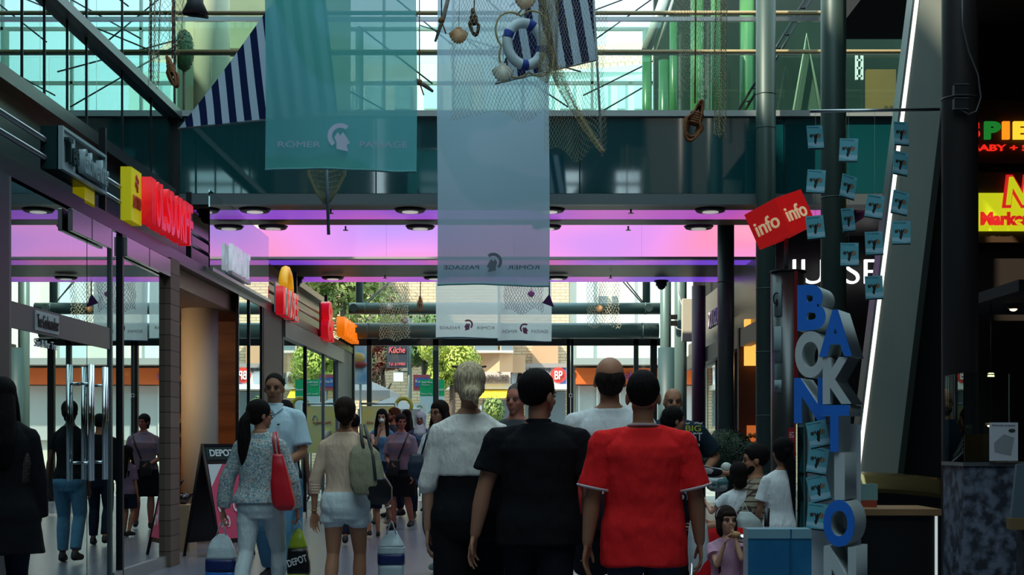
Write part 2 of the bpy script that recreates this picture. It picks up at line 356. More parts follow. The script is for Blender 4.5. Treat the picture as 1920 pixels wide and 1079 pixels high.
# ------------------------------------------------------------------ first bridge
B0, B1 = 17.23, 19.23
XR = 10.5
for i, (a, b) in enumerate(((328, 705), (705, 1087), (1087, 1470), (1470, 2200))):
    X0, X1 = (a - CX) * B0 / F, (b - CX) * B0 / F
    struct(MB().bx(X0 + .008, X1 - .008, B0, B0 + .03, ZS + .08, 5.23), 'wall_bridge', TEAL)
struct(MB().bx(XU, XR, B0 + .03, B0 + .12, ZS, 5.23), 'beam', BLK)
struct(MB().bx(XU, XR, B0 - .06, B0 + .1, 5.23, 5.30), 'trim_12', mat('edge_grey', (.33, .37, .36), .4, .3))
struct(MB().bx(XU, XR, B0 - .03, B0 + .1, ZS - .06, ZS + .07), 'trim_13', GREYM)
soff = mat('soffit', (.05, .046, .05), .4, .3)
def emis(name, stops, sc, strength, axis=(1, 0, 0), distort=0):
    m = mat(name, (.02, .02, .02), .4); b = m.node_tree.nodes['Principled BSDF']
    v = coords(m, sc); n = N(m, 'ShaderNodeTexNoise'); n.inputs['Scale'].default_value = 1; n.inputs['Detail'].default_value = 1; L(m, v, n.inputs['Vector'])
    ramp(m, n.outputs['Fac'], stops, b.inputs['Emission Color']); b.inputs['Emission Strength'].default_value = strength; return m
PUR = emis('purple_light', [(.35, (.16, .05, .62)), (.5, (.42, .09, .60)), (.65, (.62, .10, .42))], (.45, .2, 1), .62)
PINK = emis('pink_light_panel', [(.33, (.5, .3, .95)), (.45, (.9, .34, .88)), (.55, (.98, .32, .55)), (.66, (1, .55, .6))], (.28, .3, .5), .72)
struct(MB().bx(XU, 4.4, B0 + .1, 17.99, ZS, ZS + .1).bx(XU, 4.4, 18.77, B1, ZS, ZS + .1).bx(XU, XR, B0 + .1, B1, ZS + .2, ZS + .3).bx(4.4, XR, B0 + .1, 20.2, ZS - .05, ZS + .1), 'ceiling_soffit', soff)
def lightpanel(name, label, mb, m):
    o = mb.build(name, m); return tag(o, label, 'light panel')
lightpanel('ceiling_light_strip', 'purple glowing ceiling strip between the two dark beams under the first bridge', MB().bx(XU, 4.2, 17.99, 18.77, ZS + .004, ZS + .06), PUR)
struct(MB().bx(XU, XR, B0 + .1, B1, 5.0, 5.22), 'floor_bridge', mat('bridge_floor', (.2, .2, .18), .5))
# second bridge, glowing pink front
Q0, Q1, Q2, Q3, Q4 = 22.84, 22.97, 23.6, 25.3, 26.13
struct(MB().bx(XU - .02, 3.9, Q0 + .02, Q0 + .12, ZS, 5.3), 'beam', soff)
tp = thing('luminous_front_panel', 'broad backlit panel glowing pink and violet across the passage', 'light panel', (0, Q0, ZS))
for i in range(4):
    a, b = -4.22 + i * 2.05, -4.22 + (i + 1) * 2.05
    lb(MB().bx(a, b - .006, Q0 - .02, Q0 + .02, ZS + .04, 5.3), 'panel', PINK, tp)
lb(MB().bx(-4.22, 4, Q0 - .04, Q0 + .02, ZS - .0, ZS + .035), 'bottom_rail', mat('rail_pale', (.4, .36, .38), .4), tp)
lightpanel('ceiling_light_strip', 'thin purple glowing ceiling strip just below the broad pink panel', MB().bx(XU, 3.9, Q1, Q2, ZS + .001, ZS + .05), PUR)
lightpanel('ceiling_light_strip', 'magenta glowing ceiling strip at the far edge above the daylit entrance', MB().bx(XU, 3.9, Q3, Q4, ZS + .001, ZS + .05), PUR)
struct(MB().bx(XU, 3.9, Q2, Q3, ZS, ZS + .1), 'ceiling_soffit', soff)
struct(MB().bx(XU, 3.9, Q1, Q4 + .1, ZS + .1, 5.2), 'ceiling_deck', dk)
# downlights: one under each beam position seen
def downlight(px, py, y, r, lab):
    c = P(px, py, y); t = thing('ceiling_spotlight', lab, 'lamp', (c.x, c.y, ZS - .05), 0, 'round recessed lamps in the soffits')
    MB().tube([(0, 0, 0), (0, 0, -.035)], [r, r * .86], 28).build('ring', BLK, t)
    MB().tube([(0, 0, -.03), (0, 0, -.045)], [r * .5, r * .5], 20).build('reflector', mat('lamp_reflector', (.5, .5, .5), .3, .8, emit=(1, .95, .9), es=.25), t)
for px, w_ in ((478, 'leftmost'), (769, 'left of the hanging banners'), (1030, 'just right of the pale banner'), (1332, 'rightmost over the passage'), (1700, 'far right behind the hanging cards')):
    downlight(px, 391, 17.6, .2, 'round black ceiling lamp under the near beam, ' + w_)
for px, w_ in ((512, 'left end'), (788, 'left of the long banner'), (1025, 'right of the long banner'), (1310, 'right end')):
    downlight(px, 421, 19.0, .2, 'round black ceiling lamp under the second beam, ' + w_)
for px, w_ in ((624, 'left'), (815, 'beside the banner'), (1044, 'right of the banner')):
    downlight(px, 515, 24.9, .2, 'round black ceiling lamp under the far beam, ' + w_)
def dome(px, y, lab, ball=False):
    X = (px - CX) * y / F; t = thing('dome_camera', lab, 'camera', (X, y, ZS - .05), 0)
    MB().cyl((0, 0, -.03), .13, .03, 24).build('base', DARK, t); MB().cyl((0, 0, -.1), .1, .07, 24, ).build('housing', DARK, t); MB().ell((0, 0, -.1), (.075, .075, .07)).build('dome', BLK, t)
dome(388, 17.7, 'black dome camera under the near beam, by the left glass wall')
dome(425, 19.0, 'black dome camera under the second beam, above the white lettering on glass'); dome(556, 24.9, 'small dark dome camera under the far beam at left'); dome(1240, 25.4, 'dark dome camera under the far beam at right')
for k, (px, y) in enumerate(((620, 17.6), (1183, 17.6), (648, 19.0), (1178, 19.0), (722, 24.6), (1145, 24.6))):
    X = (px - CX) * y / F
    o = MB().tube([(0, 0, 0), (0, 0, -.05)], .012, 8).tube([(0, 0, -.05), (0, 0, -.06)], .035, 12).build('sprinkler', STEEL, None, (X, y, ZS - .05))
    tag(o, 'tiny ceiling sprinkler, %s under the %s beam' % ('left one' if k % 2 == 0 else 'right one', ('near', 'second', 'far')[k // 2]), 'sprinkler', 'soffit sprinklers')
# glass balustrade on the first bridge
bal = thing('glass_balustrade', 'long glass balustrade with wooden handrails along the top of the bridge', 'railing', (0, B0, 5.3))
wood2 = mat('handrail_wood', (.42, .33, .17), .4)
lb(MB().tube([(XU, B0 + .06, 6.51), (XR, B0 + .06, 6.51)], .028, 10), 'handrail', wood2, bal)
lb(MB().bx(XU, XR, B0 + .04, B0 + .08, 6.41, 6.46), 'rail_bar', STEEL, bal)
lb(MB().tube([(XU, B0 + .06, 6.04), (XR, B0 + .06, 6.04)], .026, 10), 'handrail', wood2, bal)
for i in range(9): lb(MB().bx(XU + i * 1.6 + .01, XU + (i + 1) * 1.6 - .01, B0 + .05, B0 + .062, 5.32, 6.40), 'glass_pane', GREENG, bal)
b2 = thing('glass_balustrade', 'second glass balustrade at the far edge of the bridge deck', 'railing', (0, B1, 5.3))
lb(MB().tube([(XU - 2, B1, 6.55), (XR, B1, 6.55)], .03, 8), 'handrail', STEEL, b2)
for i in range(6): lb(MB().bx(XU + i * 2.2 + .01, XU + (i + 1) * 2.2 - .01, B1 - .006, B1 + .006, 5.3, 6.50), 'glass_pane', CLEAR, b2)
# ------------------------------------------------------------------ columns on the right
for k, yy in enumerate((20.13, 16.83, 13.18, 9.38)):
    mb = MB().cyl((2.89, yy, 0), .117, 8.5 if k else 4.9, 40)
    for zz in ((.9, 1.6, 2.35, 3.1, 3.9, 5.0, 5.4, 7.6) if k in (1,) else (3.55,)): mb.tube([(2.89, yy, zz), (2.89, yy, zz + .012)], .12, 40)
    struct(mb, 'column', mat('near_column_paint', (.03, .024, .024), .5) if k == 3 else COLM)
# right side: dark shops beyond the columns
struct(MB().bx(3.45, 11, 19.9, 20.1, 0, ZS + .1), 'wall_right_front', BLK)
jl = letters('shop_lettering', 'JUSSE', P(1645, 0, 19.7).x - P(1475, 0, 19.7).x, .45, mat('lit_white', (.9, .9, .9), .5, emit=(1, 1, 1), es=1.0), None, tuple(P(1562, 517, 19.7)), 0, .06, -.012)
tag(jl, 'large glowing white capitals on the black wall behind the hanging cards', 'sign')
XRW = 3.62
def yr(px, X=XRW): return F * X / (px - CX)
struct(MB().bx(XRW, XRW + .2, yr(1418), 30.9, 3.1, 3.4).bx(XRW + .1, XRW + .5, 20.1, 30.9, 3.4, ZS), 'trim_14', FASC)
struct(MB().bx(XRW - .15, XRW, 20.1, 30, 2.8, 3.08), 'trim_15', mat('canopy_grey', (.11, .12, .11), .5))
pane('window_20', 24.4, 30.5, .05, 3.1, XRW + .02, MIRR)
struct(MB().bx(XRW + .02, XRW + .1, 28.6, 28.8, 0, 3.1).bx(XRW - .02, XRW + .1, 24.3, 24.4, 0, 3.1).bx(XRW - .02, XRW + .1, 26.4, 26.46, 0, 3.1), 'trim_16', GREYM)
# orange lit bakery front facing the passage end
struct(MB().bx(3.45, 5.2, 22.6, 22.75, 0, 3.1), 'wall_bakery', mat('brown_wall', (.05, .016, .01), .6))
bk = thing('bakery_light_box', 'square warm orange light box beside the brown shop wall', 'sign', (3.8, 22.5, 2.78))
MB().bx(-.27, .2, -.05, .08, -.28, .45).build('box', mat('orange_glow', (.8, .4, .1), .5, emit=(1, .45, .08), es=.9), bk)
letters('lettering', 'H', .06, .13, WHITE, bk, (-.02, .04, -.95), 0, .02)
rk = thing('bakery_display', 'red lit display rack of small goods behind the topiary ball', 'display', (3.65, 22.3, 1.05))
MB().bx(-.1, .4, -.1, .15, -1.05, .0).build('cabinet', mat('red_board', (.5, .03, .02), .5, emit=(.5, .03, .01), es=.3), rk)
random.seed(3)
for i in range(16): MB().ell((-.08 + (i % 6) * .08, -.05 - random.random() * .05, .08 + (i // 6) * .13), .045, None, 8, 6).build('bun', noisy('bun_brown', (.5, .14, .03), (.7, .3, .06), 12, emit=None), rk)
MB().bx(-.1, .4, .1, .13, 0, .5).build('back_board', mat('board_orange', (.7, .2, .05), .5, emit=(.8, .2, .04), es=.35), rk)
struct(MB().bx(XRW + .1, 11, 30.7, 30.9, 0, 5.6), 'wall_end_right', dk)
struct(MB().bx(3.9, 4.1, 20.1, 30.9, ZS, 5.6), 'wall_right_upper', dk)
# column with magenta light put into its colour, green pipes, cable, boxed sign
struct(MB().cyl((P(1310, 0, 26.8).x, 26.8, 0), .13, ZS, 32), 'column', mat('magenta_lit_column', (.06, .02, .04), .5))
for px, r, y in ((1248, .115, 29.6), (1276, .125, 28.6)):
    struct(MB().cyl((P(px, 0, y).x, y, 0), r, 6.5, 32), 'column', PIPEM)
struct(MB().cyl((P(1252, 0, 28.9).x, 28.9, 0), .2, 3.2, 32), 'column', mat('blue_green_drum', (.03, .07, .075), .5))
jb = thing('junction_box', 'small black double socket box with a looped cable on the green post', 'box', tuple(P(1262, 604, 28.4)))
MB().bx(-.06, .08, -.06, .02, -.08, .02).bx(-.06, .08, -.06, .02, .05, .14).build('socket', BLK, jb)
MB().tube([(.1, -.04, 1.1), (.1, -.04, .6), (.18, -.04, .3), (.26, -.04, 0), (.2, -.04, -.18), (.08, -.04, -.14), (.02, -.04, -.05)], .012, 6).build('cable', WHITE, jb)
bs = thing('box_sign', 'cream illuminated box sign with an orange disc on the right shop front', 'sign', tuple(P(1300, 600, 27.5)))
MB().bx(-.22, .2, -.1, .12, -.42, .4).build('box', mat('cream_box', (.55, .53, .42), .5), bs, bevel=.01)
MB().tube([(.205, 0, .05), (.215, 0, .05)], .13, 20).build('disc', mat('orange_disc', (.9, .35, .05), .5), bs)
fs = letters('shop_lettering', 'DOUGLAS', 1.6, .32, mat('lettering_pale', (.6, .5, .62), .4), None, (XRW + .0, 26.6, 3.62), R(-90), .06)
tag(fs, 'pale raised letters seen edge on above the right shop front', 'sign')
# ------------------------------------------------------------------ entrance
YE = 30.9
def xe(px): return (px - CX) * YE / F
ZH = EYE + (HZ - 636) * YE / F
struct(MB().bx(XL - .3, 3.2, YE, YE + .15, ZH - .14, ZH + .02), 'trim_17', BLK)
for px, w_ in ((660, .1), (692, .1), (817, .12), (1066, .07), (1073, .05), (1193, .1), (1226, .14)):
    struct(MB().bx(xe(px) - w_ / 2, xe(px) + w_ / 2, YE, YE + .12, 0, ZH), 'trim_18', BLK if px in (1066, 1226) else mat('frame_green', (.05, .075, .075), .4, .4))
for k, (a, b) in enumerate(((695, 815), (1076, 1190), (1196, 1222), (663, 690))): 
    o = MB().bx(xe(a), xe(b), YE + .05, YE + .06, .05, ZH - .15).build('window_%d' % (30 + k), CLEAR); o['kind'] = 'structure'
def beamtube(z, r, y, x0, x1, lab):
    t = thing('steel_tube_beam', lab, 'beam', ((x0 + x1) / 2, y, z)); h = (x1 - x0) / 2
    MB().tube([(-h, 0, 0), (h, 0, 0)], r, 28).build('tube', PIPEM, t)
    for s in (-1, 1): MB().tube([(s * (h - .35), 0, 0), (s * (h - .33), 0, 0)], r * 1.05, 28).build('joint_ring', PIPEM, t)
    return t
bt = beamtube(P(0, 579, 30.2).z, .125, 30.2, P(655, 0, 30.2).x, P(1240, 0, 30.2).x, 'upper thick grey green steel tube spanning above the entrance')
for px in (665, 1215): MB().tube([(P(px, 0, 30.2).x - bt.location.x, -.2, 0), (P(px, 0, 30.2).x - bt.location.x, 0, 0)], .085, 20).build('end_cap', mat('cap_dark', (.03, .055, .055), .4), bt)
beamtube(P(0, 620, 30.3).z, .17, 30.4, P(660, 0, 30.4).x, P(1235, 0, 30.4).x, 'lower thick steel tube directly above the black entrance frame')
for px in (674, 1212):
    struct(MB().cyl((P(px, 0, 30.5).x, 30.5, 4.1), .085, 6, 20), 'column', PIPEM)
ties = [((672, 578), (735, 525)), ((1212, 578), (1165, 525)), ((676, 580), (742, 520)), ((1216, 580), (1168, 520))]
for k, (a, b) in enumerate(ties):
    pa, pb = P(*a, 30.25 + .2 * (k > 1)), P(*b, 30.25 + .2 * (k > 1)); pb = pa + (pb - pa) * 4
    o = MB().tube([pa, pb], .015, 6).build('tie_rod', STEEL); tag(o, 'slanting steel tie rod above the entrance, ' + ('left pair' if k % 2 == 0 else 'right pair') + (', front rod' if k < 2 else ', rear rod'), 'rod', 'entrance tie rods')
# hall end facade above: mullions and cables seen over the bridge
mb = MB()
for px in range(330, 1300, 130): mb.bx(P(px, 0, 31.5).x - .03, P(px, 0, 31.5).x + .03, 31.45, 31.55, 5.5, 13)
for z in (7.6, 9.2, 10.4, 11.8): mb.bx(-6, 3.6, 31.45, 31.55, z, z + .07)
struct(mb, 'window_40', mat('facade_mullion', (.3, .37, .37), .4, .4))
random.seed(11)
for k in range(12):
    x0 = random.uniform(-3, 2); z0 = random.uniform(8, 10.5)
    o = MB().tube([(x0, 29.5, z0), (x0 + random.uniform(1.5, 3.5) * random.choice((-1, 1)), 30.5, z0 + random.uniform(1, 2.2))], .018, 5).build('facade_cable', DARK); o['kind'] = 'structure'
# gallery left beyond the bridge
cream = mat('gallery_cream', (.52, .56, .38), .6)
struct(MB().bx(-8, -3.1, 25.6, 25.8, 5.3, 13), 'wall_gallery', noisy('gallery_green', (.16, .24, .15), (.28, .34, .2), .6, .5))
struct(MB().cyl((P(397, 0, 21.5).x, 21.5, 5.2), .27, 7, 40), 'column', mat('gallery_column', (.62, .7, .52), .5))
for zz in (6.1, 7.2): struct(MB().bx(-5.2, -4.95, 22, 22.1, zz, zz + .7), 'trim_19', cream)
struct(MB().bx(-5.6, -3.2, 21.8, 22, 7.25, 7.33), 'trim_20', wood2)
# right gallery beyond the bridge
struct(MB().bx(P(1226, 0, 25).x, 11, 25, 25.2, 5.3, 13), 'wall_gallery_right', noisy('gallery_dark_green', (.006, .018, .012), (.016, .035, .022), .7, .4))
struct(MB().bx(1.6, 11, B1, 25, 5.15, 5.3), 'floor_gallery', mat('gallery_floor', (.1, .1, .09), .5))
grn = noisy('green_tube', (.02, .10, .035), (.06, .2, .06), 1.5, .3, (1, 1, .6))
for px, top, r, y, lb_ in ((1213, 105, .075, 22, 'slim and leftmost'), (1245, 114, .085, 22.6, 'short and thick'), (1263, 38, .06, 21.6, 'slim, third from left'), (1307, -20, .105, 22.8, 'tall and thick behind the net'), (1343, -20, .09, 23.2, 'tallest behind the net'), (1400, 0, .12, 23.5, 'next to the round column')):
    c = P(px, top, y); o = MB().cyl((c.x, y, 5.3), r, c.z - 5.3, 28).build('green_pole', grn)
    tag(o, 'upright green lacquered pole on the upper gallery, ' + lb_, 'pole', 'green gallery poles')
for k, (a, b) in enumerate((((1212, 95), (1252, -20)), ((1232, 95), (1270, -30)))):
    o = MB().tube([P(*a, 20.6), P(*b, 20.6)], .075 if k == 0 else .025, 16).build('leaning_strut', mat('strut_pale', (.45, .5, .45), .4, .3)); tag(o, ('thick' if k == 0 else 'thin') + ' pale steel strut leaning above the handrail', 'strut')
# ladders / frames on the gallery
for k in range(1):
    MB_ = 0
    o = MB().tube([P(1480, 263, 18.5), P(1512, 66, 18.5), P(1549, 263, 18.5)], .03, 8).build('easel_frame', mat('easel_green', (.3, .42, .3), .4)); tag(o, 'pale green A-shaped frame standing on the gallery between the columns', 'frame')
eb = MB().prism([P(1488, 240, 18.6), P(1512, 80, 18.6), P(1541, 240, 18.6)], (0, .03, 0)).build('easel_board', mat('easel_panel', (.06, .11, .08), .4)); eb.parent = o; eb.matrix_parent_inverse = o.matrix_world.inverted()
mb = MB()
for a, b in (((1380, 215), (1515, -10)), ((1392, 215), (1527, -10))): mb.tube([P(*a, 20.5), P(*b, 20.5)], .02, 6)
for i in range(9):
    t_ = i / 9; a = P(1380 + 135 * t_, 215 - 225 * t_, 20.5); b = P(1392 + 135 * t_, 215 - 225 * t_, 20.5); mb.tube([a, b], .015, 6)
tag(mb.build('stair_rail', DARK), 'dark ladder-like stair railing rising behind the columns', 'railing')
for k, (a, b) in enumerate((((1586, 64), (1604, 60)), ((1626, 55), (1648, 51)), ((1650, 60), (1705, 47)))):
    o = MB().tube([P(*a, 24), P(*b, 24)], .02, 6).build('neon_tube', mat('tube_white', (1, 1, 1), .5, emit=(1, 1, .85), es=1.2)); tag(o, 'white fluorescent tube in the dark gallery, ' + ('leftmost short one', 'middle one', 'longest at right')[k], 'lamp', 'gallery tubes')
mb = MB(); 
for px in (1606, 1616): mb.bx(P(px, 0, 22).x - .02, P(px, 0, 22).x + .02, 21.98, 22.02, P(0, 150, 22).z, P(0, 95, 22).z)
for py in (115, 130, 145): mb.bx(P(1606, 0, 22).x, P(1616, 0, 22).x, 21.98, 22.02, P(0, py, 22).z, P(0, py, 22).z + .03)
tag(mb.build('small_ladder', WHITE), 'small white ladder-shaped rack on the gallery', 'ladder')
o = MB().bx(P(1625, 0, 22.5).x, P(1680, 0, 22.5).x, 22.5, 22.6, 5.3, P(0, 130, 22.5).z).build('notice_board', noisy('board_yellow', (.2, .12, .03), (.14, .09, .03), 1, .6)); tag(o, 'yellow ochre board at the back of the dark gallery', 'board')
# ------------------------------------------------------------------ the street beyond
YF = 44.0
def fx(px): return P(px, 0, YF).x
def fz(py): return P(0, py, YF).z
sand = mat('render_sand', (.62, .40, .24), .8); ylw = mat('awning_yellow', (.95, .62, .04), .7)
bld = thing('street_building', 'sand coloured building with pale brick wall, bay windows and shop boards across the street', 'building', (0, YF, 0))
bk1 = brick('pale_brick', (.66, .52, .34), (.74, .6, .42), (.40, .31, .22), .34, .095, .8, .012, rot=(R(90), 0, 0))
lb(MB().bx(fx(560), fx(1067), YF, YF + 6, 0, 10.9), 'wall', bk1, bld)
def prj(px0, px1, py0, py1, y0, y1, name, m, par, **k): return lb(MB().bx(fx(px0), fx(px1), y0, y1, fz(py1), fz(py0)), name, m, par, **k)
prj(862, 985, 670, 702, YF - .9, YF, 'bay', sand, bld); 
lb(MB().prism([(fx(870), YF - .9, fz(702)), (fx(938), YF - 1.5, fz(702)), (fx(962), YF - .9, fz(702)), (fx(962), YF, fz(702)), (fx(870), YF, fz(702))], (0, 0, fz(667) - fz(702))), 'bay_parapet', sand, bld)
gw = mat('street_glass', (.18, .24, .27), .15, spec=.8)
for (a, b, c, d) in ((893, 933, 646, 664), (941, 961, 646, 664), (893, 915, 630, 640), (918, 933, 630, 640)):
    f = prj(a - 2, b + 2, c - 2, d + 2, YF - 1.56, YF - 1.5, 'window_frame', mat('frame_peach', (.75, .58, .42), .6), bld)
    g = MB().bx(fx(a), fx(b), YF - 1.6, YF - 1.56, fz(d), fz(c)); g.v = [v - bld.location for v in g.v]; g.build('window_glass', gw, f)
prj(880, 965, 622, 646, YF - 1.5, YF, 'upper_bay', sand, bld)
prj(862, 963, 664, 668, YF - 1.65, YF, 'sill', mat('sill_pale', (.75, .65, .55), .7), bld)
prj(998, 1046, 642, 690, YF - .25, YF, 'blind_panel', mat('tan_panel', (.55, .35, .21), .8), bld)
prj(860, 958, 702, 724, YF - 1.45, YF, 'board_wall', mat('beige_board', (.58, .50, .43), .8), bld)
t = letters('board_lettering', 'LAUTENSCHLÄGER', fx(956) - fx(888), .27, mat('lettering_brown', (.1, .07, .06), .7), bld, (fx(922), -1.5, fz(713)), 0, .05, .02)
prj(820, 1066, 724, 733, YF - 1.3, YF, 'canopy_edge', WHITE, bld)
aw = lb(MB().prism([(fx(905), YF - 1.2, fz(733)), (fx(952), YF - 1.2, fz(733)), (fx(955), YF - 1.7, fz(750)), (fx(900), YF - 1.7, fz(750))], (0, .06, .02)), 'awning', ylw, bld)
prj(958, 1066, 684, 692, YF - .7, YF, 'canopy_roof', mat('canopy_grey2', (.3, .28, .27), .7), bld)
sb = prj(959, 1064, 690, 724, YF - .62, YF - .5, 'shop_board', mat('board_white', (.82, .84, .88), .6), bld)
letters('board_lettering', 'Berufskleidungs', fx(1033) - fx(992), .17, BLK, bld, (fx(1012), -.66, fz(696)), 0, .03, .01)
lb(MB().bx(fx(1049), fx(1060), YF - .66, YF - .62, fz(722), fz(690)), 'blue_field', mat('field_blue', (.1, .17, .5), .6), bld)
rd = MB().tube([(0, 0, 0), (0, -.05, 0)], .24, 28); rd.build('red_disc', mat('disc_red', (.65, .05, .04), .6), bld, (fx(1046), -.66, fz(706)))
letters('board_lettering', 'BP', .24, .26, WHITE, bld, (fx(1046), -.75, fz(706)), 0, .03, .02)
em = MB()
for i in range(12):
    a0, a1 = PI * (i / 12), PI * ((i + .7) / 12); em.tube([(.34 * math.cos(a0), 0, .42 * math.sin(a0) - .1), (.34 * math.cos(a1), 0, .42 * math.sin(a1) - .1)], .022, 4)
em.ell((0, 0, .22), (.06, .02, .07), None, 8, 6).tube([(0, 0, .15), (0, 0, -.2)], [.06, .12], 6).tube([(-.14, 0, -.25), (0, 0, .1), (.14, 0, -.25)], .02, 5)
em.build('arched_emblem', BLK, bld, (fx(975), -.66, fz(711)))
for (a, b, c, d) in ((905, 955, 752, 800), (985, 1060, 735, 800)): prj(a, b, c, d, YF - .05, YF, 'shop_window', gw, bld)
prj(925, 930, 750, 800, YF - .3, YF - .2, 'post', WHITE, bld)
# right-hand building
b3 = thing('street_building', 'pale rendered building with wide grey and white panels above an orange shop front', 'building', (0, YF, 0))
lb(MB().bx(fx(1068), fx(1600), YF + .2, YF + 6, 0, 9.2), 'wall', mat('pale_render', (.72, .74, .66), .8), b3)
for i, (a, b) in enumerate(((1088, 1113), (1160, 1190), (1215, 1240), (1270, 1300), (1350, 1400), (1440, 1500))): prj(a, b, 520, 673, YF + .1, YF + .22, 'pale_panel', mat('panel_lightblue', (.6, .75, .8), .7) if i % 2 == 0 else mat('panel_white', (.8, .8, .76), .7), b3)
for i, (a, b) in enumerate(((1122, 1140), (1148, 1158), (1320, 1340))): prj(a, b, 555, 570, YF + .1, YF + .18, 'window_glass', gw, b3)
prj(1072, 1500, 676, 688, YF - 1.2, YF + .2, 'canopy', mat('canopy_grey3', (.35, .37, .36), .6), b3)
prj(1078, 1500, 692, 722, YF - .5, YF, 'orange_board', mat('board_orange2', (.85, .16, .03), .6), b3)
letters('board_lettering', 'Telebox', 1.1, .28, mat('lettering_violet', (.4, .1, .35), .6), b3, (fx(1175), -.55, fz(706)), 0, .04)
prj(1080, 1500, 724, 826, YF, YF + .15, 'shop_window', mat('shop_window_pale', (.5, .55, .55), .2), b3)
for px in (1084, 1118, 1160, 1210, 1260): prj(px, px + 3, 724, 826, YF - .05, YF, 'window_post', WHITE, b3)
rt = brick('roof_tiles', (.62, .42, .32), (.74, .54, .42), (.42, .27, .2), .28, .42, .8, .03)
lb(MB().prism([(fx(1069), YF, 9.22), (fx(1600), YF, 9.22), (fx(1600), YF + 3, 11.3), (fx(1069), YF + 3, 11.3)], (0, .2, .2)), 'roof', rt, b3)
b6 = thing('street_building', 'pale blue white building with a tiled roof seen above the bridge handrails', 'building', (0, 54, 0))
def qx(px): return P(px, 0, 54).x
def qz(py): return P(0, py, 54).z
lb(MB().bx(qx(1000), qx(1300), 54, 58, 0, qz(135)), 'wall', mat('render_ice', (.62, .78, .76), .8), b6)
lb(MB().prism([(qx(1000), 53.8, qz(140)), (qx(1262), 53.8, qz(118)), (qx(1262), 57, qz(40)), (qx(1000), 57, qz(62))], (0, .2, .2)), 'roof', rt, b6)
for i in range(4): lb(MB().bx(qx(1125 + i * 32), qx(1140 + i * 32), 53.9, 54.02, qz(205), qz(150)), 'window_glass', mat('window_ice', (.45, .65, .68), .2), b6)
for i in range(3): lb(MB().bx(qx(1010 + i * 40), qx(1035 + i * 40), 53.9, 54.02, qz(205), qz(150)), 'window_glass', MATS['window_ice'], b6)
b7 = thing('street_building', 'white modern block far back, seen between the two hanging banners', 'building', (-6, 56, 0))
lb(MB().bx(P(560, 0, 56).x, P(905, 0, 56).x, 56, 60, 0, P(0, 120, 56).z), 'wall', mat('render_white', (.75, .8, .76), .8), b7)
for i in range(6): lb(MB().bx(P(575 + i * 55, 0, 56).x, P(605 + i * 55, 0, 56).x, 55.9, 56.02, P(0, 205, 56).z, P(0, 160, 56).z), 'window_glass', MATS['window_ice'], b7)
# left-hand building, seen through the upper glass and mirrored in the shop fronts
b4 = thing('street_building', 'cream building with a row of tall windows left across the street', 'building', (0, YF + 3, 0))
cr = mat('cream_render', (.72, .62, .45), .8)
lb(MB().bx(-22, fx(560), YF + 3, YF + 8, 0, 14), 'wall', cr, b4)
for i in range(7): lb(MB().bx(-21 + i * 2, -20 + i * 2, YF + 2.9, YF + 3.02, 4.5, 6.6), 'window_glass', gw, b4)
b5 = thing('street_building', 'cream corner building at the far right end of the street with lettered shop boards', 'building', (12, YF, 0))
lb(MB().bx(fx(1602), 26, YF - 2, YF + 5, 0, 14), 'wall', cr, b5)
for i in range(6): lb(MB().bx(11.3 + i * 2.2, 12.4 + i * 2.2, YF - 2.1, YF - 1.98, 4.4, 6.6), 'window_glass', gw, b5)
lb(MB().bx(10.5, 26, YF - 2.6, YF - 2, 3.1, 4.0), 'shop_board', mat('board_bluegrey', (.45, .55, .6), .7), b5)
for i in range(5): lb(MB().bx(11 + i * 2.6, 13 + i * 2.6, YF - 2.1, YF - 1.98, .3, 2.9), 'shop_window', gw, b5)
# trees
def tree(name, lab, x, y, z0, z1, r, trunk, col, n, seed, ls=.16):
    random.seed(seed); t = thing(name, lab, 'tree', (x, y, 0)); mb = MB()
    bl = [(Vector((random.uniform(-.6, .6) * r, random.uniform(-.6, .6) * r, random.uniform(z0 + .5 * r, z1 - .4 * r))), r * random.uniform(.35, .55)) for _ in range(14)]
    for _ in range(n):
        c, rr = random.choice(bl); d = Vector((random.gauss(0, 1), random.gauss(0, 1), random.gauss(0, 1))).normalized()
        p = c + d * rr * random.uniform(.75, 1.05); a = d.orthogonal().normalized(); b = d.cross(a); q = random.uniform(0, 6.28)
        a, b = a * math.cos(q) + b * math.sin(q), b * math.cos(q) - a * math.sin(q); n2 = (d + Vector((0, 0, .6))).normalized(); s_ = ls * random.uniform(.6, 1.2)
        mb.raw([p - a * s_, p - b * s_ * .5 + n2 * s_ * .2, p + a * s_, p + b * s_ * .5 + n2 * s_ * .2], [(0, 1, 2, 3)])
    mb.build('crown', col, t)
    MB().tube([(0, 0, 0), (.05, 0, z0 + .3), (0, .05, z1 - r)], [trunk, trunk * .8, trunk * .3], 8).chain([(0, 0, z0), (r * .4, 0, z0 + r * .7)], [trunk * .5, trunk * .2], 6).build('trunk', mat('bark', (.12, .09, .07), .9), t)
    return t
def leafmat(name, c1, c2):
    m = noisy(name, c1, c2, 2.5, .6); b = m.node_tree.nodes['Principled BSDF']; return m
lg = leafmat('leaves_sunny', (.30, .40, .05), (.58, .62, .14)); ldk = leafmat('leaves_dark', (.03, .07, .03), (.07, .14, .05)); lr = leafmat('leaves_red', (.16, .05, .04), (.05, .09, .04))
tree('street_tree', 'yellow green sunlit tree just left of the blonde head, beyond the open entrance', P(845, 0, 38.5).x, 38.5, 2.5, 4.3, .9, .1, lg, 6000, 1, .065)
tree('street_tree', 'darker green tree behind the menu board left of the open entrance', P(795, 0, 40).x, 39.4, 2.5, 5.4, .85, .1, leafmat('leaves_mid', (.06, .13, .05), (.14, .24, .08)), 5000, 2, .07)
